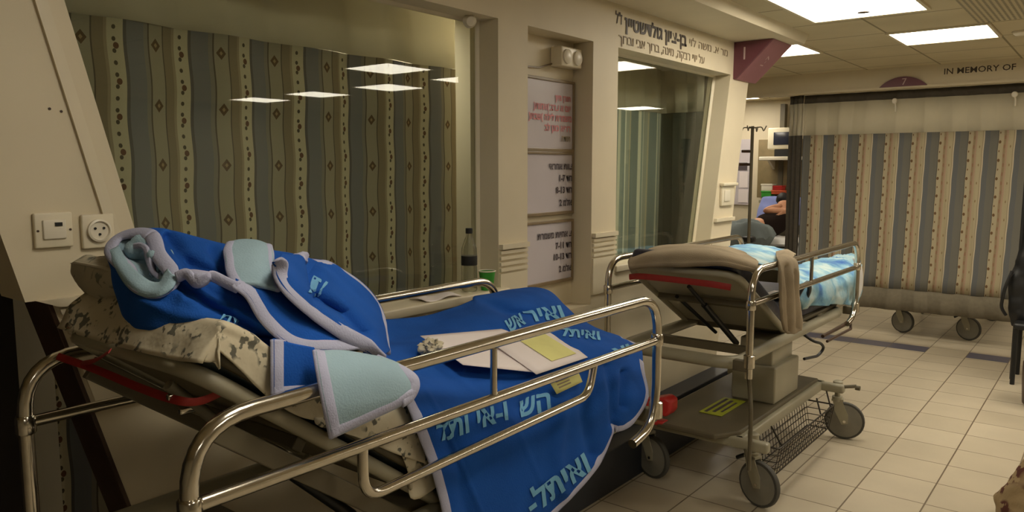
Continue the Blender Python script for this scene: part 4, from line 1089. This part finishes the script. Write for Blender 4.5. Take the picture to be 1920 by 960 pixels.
m = MB().grid(G); m.build('blanket_body', M['taupe'], tb_, angle=180, solid=.02)
# the part laid over the mattress behind the roll
Tm2 = lambda s, n, x: Vector((x, 4.02 - math.cos(math.radians(29)) * s + math.sin(math.radians(29)) * n, .755 + math.sin(math.radians(29)) * s + math.cos(math.radians(29)) * n))
G = surf([[Tm2(s, n, x) for x, n in ((-1.90, .085), (-1.8, .092), (-1.6, .095), (-1.42, .09), (-1.36, .08))] for s in (.74, .66, .55, .42, .36)], 30, 30)
G = wrinkle(G, .012, 7., 7.); MB().grid(G).build('blanket_underlayer', M['taupe'], tb_, angle=180, solid=.012)
# hanging strip over the near side
G = surf(px([[(1455,474,-1.50),(1475,470,-1.48),(1492,478,-1.45)],[(1456,484,-1.28),(1472,479,-1.265),(1488,482,-1.27)],[(1462,505,-1.215),(1480,503,-1.205),(1495,506,-1.215)],
             [(1464,560,-1.21),(1483,560,-1.20),(1498,562,-1.21)],[(1466,596,-1.215),(1485,598,-1.205),(1502,596,-1.215)],[(1470,620,-1.225),(1486,626,-1.22),(1500,618,-1.225)]]), 50, 26)
G = valley(G, [(1474, 500), (1478, 560), (1480, 620)], 4, .02); G = valley(G, [(1489, 510), (1492, 560), (1494, 615)], 3, .015)
G = wrinkle(G, .006, 12., 3.)
tag(MB().grid(G).build('hanging_blanket', M['taupe'], solid=.014, angle=180), 'narrow taupe blanket end hanging over the near rail of the second stretcher', 'blanket')
# aqua sheet humps
def humps(name, rows, label, seed, nr=40, nc=50, am=.012):
    G = wrinkle(surf(px(rows), nr, nc), am, 8., seed); return tag(MB().grid(G).build(name, M['aqua'], solid=.006, angle=180), label, 'sheet')
humps('tie_dye_sheet', [[(1366,462,-1.80),(1395,458,-1.78),(1430,460,-1.72),(1465,466,-1.66),(1486,474,-1.60)],
                        [(1372,468,-1.66),(1400,466,-1.64),(1435,470,-1.60),(1466,476,-1.54),(1488,484,-1.48)],
                        [(1392,480,-1.52),(1412,482,-1.48),(1440,486,-1.44),(1468,492,-1.40),(1490,496,-1.36)],
                        [(1414,492,-1.40),(1428,496,-1.36),(1445,502,-1.34),(1470,506,-1.33),(1490,506,-1.32)]], 'pale aqua sheet on the raised back of the second stretcher, beside the taupe blanket', 4.)
humps('tie_dye_sheet', [[(1492,498,-1.60),(1530,488,-1.66),(1570,480,-1.68),(1600,478,-1.66),(1612,488,-1.60)],
                        [(1490,510,-1.46),(1530,500,-1.48),(1570,492,-1.48),(1605,492,-1.46),(1616,505,-1.42)],
                        [(1492,535,-1.36),(1530,528,-1.34),(1570,520,-1.34),(1600,516,-1.33),(1615,530,-1.33)],
                        [(1496,560,-1.34),(1530,556,-1.32),(1570,550,-1.31),(1598,546,-1.31),(1612,556,-1.31)],
                        [(1500,578,-1.36),(1532,574,-1.33),(1568,570,-1.32),(1590,572,-1.31),(1604,574,-1.31)]], 'bunched aqua tie-dye sheet behind the rail at the foot of the second stretcher', 9., am=.022)
G = surf(px([[(1600,484,-1.30),(1610,486,-1.28)],[(1606,505,-1.28),(1616,510,-1.26)],[(1606,535,-1.28),(1616,538,-1.26)],[(1602,556,-1.29),(1610,558,-1.27)]]), 20, 8)
tag(MB().grid(G).build('hanging_sheet', M['whitesheet'], solid=.012, angle=180), 'white sheet corner hanging out past the foot post of the second stretcher', 'sheet')
bvd = 0
G = surf([[Vector((x, y, .875 + .004 * math.sin(y * 30 + x * 9))) for x in (-1.60, -1.48, -1.36)] for y in (4.30, 4.45, 4.58)], 8, 8)
tag(MB().grid(G).build('folded_paper', M['paper'], solid=.004, angle=180), 'white papers lying on the mattress of the second stretcher', 'paper')
t = thing('white_towel', (-1.42, 4.75, .87), 'rumpled white towel at the foot of the second stretcher under the aqua sheet', 'towel')
cushion(lambda a, b, h: Vector((-1.42 + b, 4.75 + a, .90 + h)), .34, .16, .07, seed=5, amp=.02).build('towel_body', M['whitesheet'], t, angle=180)
m = MB().tube(fillet([(-1.33, 4.10, .88), (-1.30, 4.16, .98), (-1.29, 4.22, 1.00), (-1.30, 4.28, .94), (-1.33, 4.30, .88)], .05), .012, 8)
tag(m.build('cable_loop', M['black']), 'black cable loop beside the hanging taupe blanket', 'cable')

# ================================================================== BEHIND: PATIENT BAY AT THE LEFT OF THE CURTAIN
t = thing('ward_bed', (-3.45, 9.2, 0), 'ward bed in the far bay, under the lying patient', 'bed')
MB().rbox((-4.1, 8.35, .50), (-2.78, 9.90, .56), .01).build('bed_frame', M['frame'], t)
MB().rbox((-4.05, 8.4, .56), (-2.82, 9.88, .70), .05, seg=4).build('mattress', M['whitesheet'], t)
m = MB()
for x in (-4.0, -2.9):
    for y in (8.45, 9.82): m.tube([(x, y, .02), (x, y, .52)], .02, 10)
m.build('bed_legs', M['frame'], t)
m = MB(); m.tube(fillet([(-2.80, 8.5, .55), (-2.80, 8.5, .86), (-2.80, 9.3, .86), (-2.80, 9.3, .55)], .06), .014, 10); m.build('bed_rail', M['chrome'], t)
t = thing('pillow', (-3.35, 9.75, .9), 'periwinkle pillow behind the lying patient in the far bay', 'pillow')
cushion(lambda a, b, h: Vector((-3.36 + b, 9.74 + a * .5 - h * .8, 1.08 + a * .8 + h * .5)), .44, .60, .16, seed=1).build('pillow_body', M['pillowblue'], t, angle=180)
t = thing('pillow', (-3.5, 9.3, .7), 'large cream pillow under the patient in the far bay', 'pillow')
cushion(lambda a, b, h: Vector((-3.35 + b, 9.10 + a, .755 + h)), .8, .9, .10, seed=6).build('pillow_body', M['whitesheet'], t, angle=180)
def skin_mesh(name, joints, edges, mat, parent, sub=2):
    me = bpy.data.meshes.new(name); me.from_pydata([Vector(j[0]) - Vector(parent['_w']) for j in joints], edges, []); me.materials.append(mat)
    o = bpy.data.objects.new(name, me); COL.objects.link(o); o.parent = parent; o['_w'] = parent['_w']
    sk = o.modifiers.new('skin', 'SKIN'); sk.use_smooth_shade = True
    for i, j in enumerate(joints):
        v = me.skin_vertices[0].data[i]; r = j[1]; v.radius = r if isinstance(r, tuple) else (r, r); v.use_root = (i == 0)
    sb = o.modifiers.new('subdivision', 'SUBSURF'); sb.levels = sub; sb.render_levels = sub
    return o
pt_ = thing('person', (-3.35, 9.1, .8), 'person lying on the far bed in dark shirt and grey-teal trousers, arm bent', 'person')
skin_mesh('body', [((-3.44,9.05,.87),.14),((-3.31,9.20,.92),.14),((-3.20,9.32,.98),.14),((-3.20,9.42,1.08),.055),((-3.23,9.47,1.15),.09),((-3.25,9.50,1.22),.075),
    ((-3.16,9.26,1.10),.055),((-3.36,9.14,1.11),.042),((-3.27,9.24,1.15),.034),((-3.21,9.34,1.17),.028),
    ((-3.62,8.86,.86),.09),((-3.80,8.72,.88),.06),((-3.90,8.95,.80),.045),((-3.96,8.85,.78),.035),
    ((-3.58,8.92,.82),.09),((-3.78,8.80,.82),.06),((-3.88,9.05,.78),.045)],
    [(0,1),(1,2),(2,3),(3,4),(4,5),(2,6),(6,7),(7,8),(8,9),(0,10),(10,11),(11,12),(12,13),(0,14),(14,15),(15,16)], M['skin'], pt_)
skin_mesh('shirt', [((-3.40,9.08,.89),.165),((-3.31,9.19,.93),.165),((-3.21,9.31,.99),.16),((-3.20,9.39,1.04),.08)], [(0,1),(1,2),(2,3)], M['darkshirt'], pt_)
skin_mesh('trousers', [((-3.45,9.04,.87),.155),((-3.62,8.86,.86),.11),((-3.80,8.72,.88),.075),((-3.89,8.93,.80),.06)], [(0,1),(1,2),(2,3)], M['teal_trousers'], pt_)
m = MB(); bm = bmesh.new(); bmesh.ops.create_icosphere(bm, subdivisions=3, radius=.085)
hp = Vector((-3.26, 9.52, 1.235))
for v in bm.verts: v.co = v.co * (1 + .08 * noise.noise(v.co * 30)) + hp
bm.verts.index_update(); m.add([v.co.copy() for v in bm.verts], [tuple(v.index for v in f.verts) for f in bm.faces]); bm.free(); m.build('hair', M['hair'], pt_)
m = MB()
for k_, (dx_, dz_) in enumerate(((-.03, .0), (-.045, -.02), (-.02, -.045))): m.lathe([(.001, 0), (.012, .006), (.001, .016)], Vector((-3.20 + dx_, 9.39, 1.16 + dz_)), (0, -1, 0), 8)
m.build('face_features', M['skin'], pt_)
# grey crumpled bedding in front of the patient
t = thing('grey_bedding', (-3.75, 8.6, .7), 'crumpled grey bedding at the foot of the ward bed in the far bay', 'bedding')
cushion(lambda a, b, h: Vector((-3.60 + b, 8.62 + a, .84 + h + .05 * noise.noise(Vector((a * 9, b * 9, 1))))), .44, 1.1, .30, seed=3, amp=.05).build('bedding_body', M['grey'], t, angle=180)
m = MB(); c = aty(1402, 448, 8.3); m.rbox(c - Vector((.06, .05, .035)), c + Vector((.08, .05, .03)), .02)
tag(m.build('black_bag', M['black']), 'small black pouch at the foot of the ward bed, by the drip stand', 'pouch')
# drip stand
c = aty(1409, 300, 8.1)
t = thing('drip_stand', (c.x, 8.1, 0), 'dark metal drip stand with hooks in front of the far bay', 'drip stand')
MB().tube([(c.x, 8.1, .12), (c.x, 8.1, 2.06)], .017, 12).build('pole', M['frame_dk'], t)
m = MB()
for a in (0, PI / 2, PI, 3 * PI / 2):
    d_ = Vector((math.cos(a), math.sin(a), 0)); o_ = Vector((c.x, 8.1, 2.04)); m.tube(fillet([o_, o_ + d_ * .10 + Vector((0, 0, .01)), o_ + d_ * .12 + Vector((0, 0, -.04)), o_ + d_ * .15 + Vector((0, 0, .02))], .02), .006, 6)
m.build('hook', M['frame_dk'], t)
m = MB()
for k_ in range(5):
    a = k_ * 2 * PI / 5; d_ = Vector((math.cos(a), math.sin(a), 0)); m.tube([(c.x, 8.1, .13), Vector((c.x, 8.1, .08)) + d_ * .26], .013, 8); m.lathe([(.024, -.012), (.024, .012)], Vector((c.x, 8.1, .025)) + d_ * .26, (-d_.y, d_.x, 0), 12)
m.build('base', M['black'], t)
MB().rbox((c.x - .10, 8.06, 1.78), (c.x - .015, 8.14, 1.81), .006).build('clamp', M['brown'], t); MB().rbox((c.x - .12, 8.06, 1.64), (c.x - .015, 8.14, 1.67), .006).build('clamp', M['brown'], t)
# papers on a white panel of the far wall
t = thing('notice_board', (-3.95, 10.28, 1.2), 'white notice board with papers on the far wall, left of the drip stand', 'notice board')
a = aty(1368, 262, 10.28); b = aty(1405, 384, 10.28)
MB().box((a.x, 10.27, b.z), (b.x, 10.295, a.z)).build('board', M['board'], t, smooth=False)
m = MB(); a2 = aty(1386, 322, 10.25); b2_ = aty(1401, 352, 10.25); m.box((a2.x, 10.262, b2_.z), (b2_.x, 10.27, a2.z)); m.build('pinned_paper', M['paper'], t, smooth=False)
m = MB(); a2 = aty(1384, 355, 10.25); b2_ = aty(1401, 380, 10.25); m.box((a2.x, 10.262, b2_.z), (b2_.x, 10.27, a2.z)); m.build('pinned_paper', M['paper'], t, smooth=False)
m = MB(); a2 = aty(1384, 305, 10.25); b2_ = aty(1400, 319, 10.25); m.box((a2.x, 10.262, b2_.z), (b2_.x, 10.27, a2.z)); m.build('pinned_paper', M['ink'], t, smooth=False)
# wall cabinet panel and column
a = aty(1424, 262, 10.2); b = aty(1500, 372, 10.2)
MBc = MB().rbox((a.x, 10.17, b.z), (b.x, 10.298, a.z), .006); tag(MBc.build('wall_cabinet', simple('olive_brown_cabinet', (128, 112, 78), .6)), 'olive brown cabinet panel on the far wall under the monitor shelf', 'cabinet')
m = MB(); a = aty(1466, 200, 10.2); m.box((a.x, 10.15, .9), (a.x + .06, 10.25, 2.45)); m.box((a.x + .0, 10.15, .9), (a.x + .3, 10.2, .93))
tag(m.build('cable_channel', M['frame_dk'], smooth=False), 'dark vertical cable channel on the far wall behind the monitor', 'cable channel')
# shelf and monitor
a = aty(1430, 290, 9.95); b = aty(1520, 300, 9.95)
t = thing('wall_shelf', (a.x + .2, 10.1, b.z), 'white shelf on the far wall carrying the patient monitor', 'shelf')
MB().rbox((a.x, 9.82, b.z), (b.x, 10.29, b.z + .045), .006).build('shelf_board', M['white'], t)
m = MB(); m.prism([(10.29, b.z), (9.95, b.z), (10.29, b.z - .18)], 0, a.x + .06, a.x + .09); m.build('bracket', M['white'], t, smooth=False)
a = aty(1440, 240, 9.9); b = aty(1490, 279, 9.9)
t = thing('patient_monitor', ((a.x + b.x) / 2, 9.98, b.z), 'cream patient monitor with a dark screen on the far shelf', 'monitor')
MB().rbox((a.x, 9.9, b.z), (b.x, 10.12, a.z), .015).build('monitor_housing', M['ivory'], t)
c1 = aty(1450, 248, 9.88); c2 = aty(1484, 271, 9.88)
MB().rbox((c1.x, 9.892, c2.z), (c2.x, 9.905, c1.z), .003).build('screen', M['screen'], t)
MB().rbox((a.x + .08, 9.93, b.z - .10), (b.x - .02, 10.1, b.z), .01).build('monitor_base', M['black'], t)
# counter with boxes
a = aty(1425, 374, 10.0)
t = thing('counter', (a.x + .3, 10.1, a.z), 'cream counter along the far wall behind the patient', 'counter')
MB().rbox((a.x, 9.95, a.z - .04), (a.x + .9, 10.295, a.z), .006).build('worktop', M['frame'], t); MB().box((a.x + .02, 10.0, 0), (a.x + .88, 10.29, a.z - .04)).build('counter_body', M['frame_dk'], t, smooth=False)
def crate(name, u0, v0, u1, v1, y, mat, label):
    p = aty(u0, v1, y); q = aty(u1, v0, y); m_ = MB(); d_ = .14
    m_.rbox((p.x, y, p.z), (q.x, y + d_, q.z), .006); m_.rbox((p.x - .006, y - .006, q.z - .02), (q.x + .006, y + d_ + .006, q.z), .004); return tag(m_.build(name, mat), label, 'box')
crate('supply_box', 1427, 345, 1448, 358, 10.0, M['white'], 'small white box on the far counter, left of the orange one')
crate('supply_box', 1446, 357, 1472, 364, 9.98, M['orange'], 'flat orange box on the far counter')
crate('supply_box', 1448, 348, 1466, 357, 10.02, M['redpl'], 'flat red box stacked on the orange box on the far counter')
crate('supply_box', 1427, 358, 1446, 370, 9.99, M['green'], 'low green box under the small white box on the far counter')

# ================================================================== RIGHT EDGE
c = aty(1915, 540, 6.9)
t = thing('visitor_chair', (-.36, 6.9, 0), 'chair at the right edge with a patterned cushion and a dark back', 'chair')
m = MB(); m.rbox((-.56, 6.70, .42), (-.12, 7.12, .47), .02); m.build('seat', M['black'], t)
m = MB(); m.rbox((-.565, 7.08, .47), (-.12, 7.13, 1.0), .02); m.build('backrest', M['floral'], t)
for x, y in ((-.54, 6.73), (-.14, 6.73), (-.54, 7.09), (-.14, 7.09)): m = MB().tube([(x, y, .0), (x, y, .44)], .016, 10); m.build('leg', M['black'], t)
t = thing('black_coat', (-.62, 6.9, .4), 'black coat hanging on a pole beside the chair at the right edge', 'coat')
def coat(u):
    return None
rows = []
for z, w_, x0 in ((1.66, .02, -.555), (1.45, .035, -.55), (1.2, .04, -.545), (1.0, .04, -.55), (.86, .05, -.565), (.76, .065, -.58), (.62, .065, -.575), (.50, .07, -.56), (.42, .05, -.55)):
    rows.append([Vector((x0 + w_ * math.cos(2 * PI * k / 10) * (1 + .15 * math.sin(k * 3 + z * 5)) + .02, 6.90 + .8 * w_ * math.sin(2 * PI * k / 10), z)) for k in range(10)])
G = wrinkle(surf(rows, 50, 40, True), .012, 12., 3.); m = MB().grid(G, closed_u=True)
m.add([G[0][k] for k in range(40)], [tuple(range(40))]); m.add([G[-1][k] for k in range(40)], [tuple(range(40))])
m.build('coat_body', M['black'], t, angle=180)
m = MB().tube(fillet([(-.60, 6.84, .84), (-.64, 6.82, .70), (-.655, 6.82, .56), (-.62, 6.84, .50)], .05), .012, 8); m.build('strap', M['black'], t)
m = MB().tube([(-.56, 6.9, 0), (-.56, 6.9, 1.8)], .014, 10); m.build('stand_pole', M['black'], t)
# brown wheel and patterned skirt-like bag at the right edge
c = aty(1925, 672, 6.2)
t = thing('brown_stool', (c.x + .12, 6.25, 0), 'round dark brown stool cut off by the right edge', 'stool')
MB().lathe([(.13, 0), (.16, .02), (.17, .18), (.17, .30), (.15, .33), (.02, .335)], (c.x + .15, 6.2, .0), seg=28).build('stool_body', M['brown'], t)
t = thing('floral_bag', (-.22, 4.1, 0), 'brown and cream patterned bag on the floor at the lower right corner', 'bag')
m = MB(); rows = []
for z, r_ in ((0.0, .16), (.03, .19), (.10, .19), (.18, .15), (.26, .11), (.33, .09), (.36, .04)):
    rows.append([Vector((-.155 + r_ * math.cos(2 * PI * k / 12) * (1 + .08 * math.sin(k * 2.3)), 4.08 + r_ * math.sin(2 * PI * k / 12), z)) for k in range(12)])
G = wrinkle(surf(rows, 36, 48, True), .014, 14., 5.); G = [[Vector((p.x, p.y, max(p.z, .002))) for p in r] for r in G]; m.grid(G, closed_u=True); m.build('bag_body', M['floral'], t, angle=180)
m = MB().tube(fillet([(-.20, 4.08, .30), (-.2, 4.06, .48), (-.10, 4.06, .48), (-.10, 4.08, .30)], .05), .009, 8); m.build('handle', M['brown'], t)

for o in list(SC.objects):
    if '_w' in o: del o['_w']
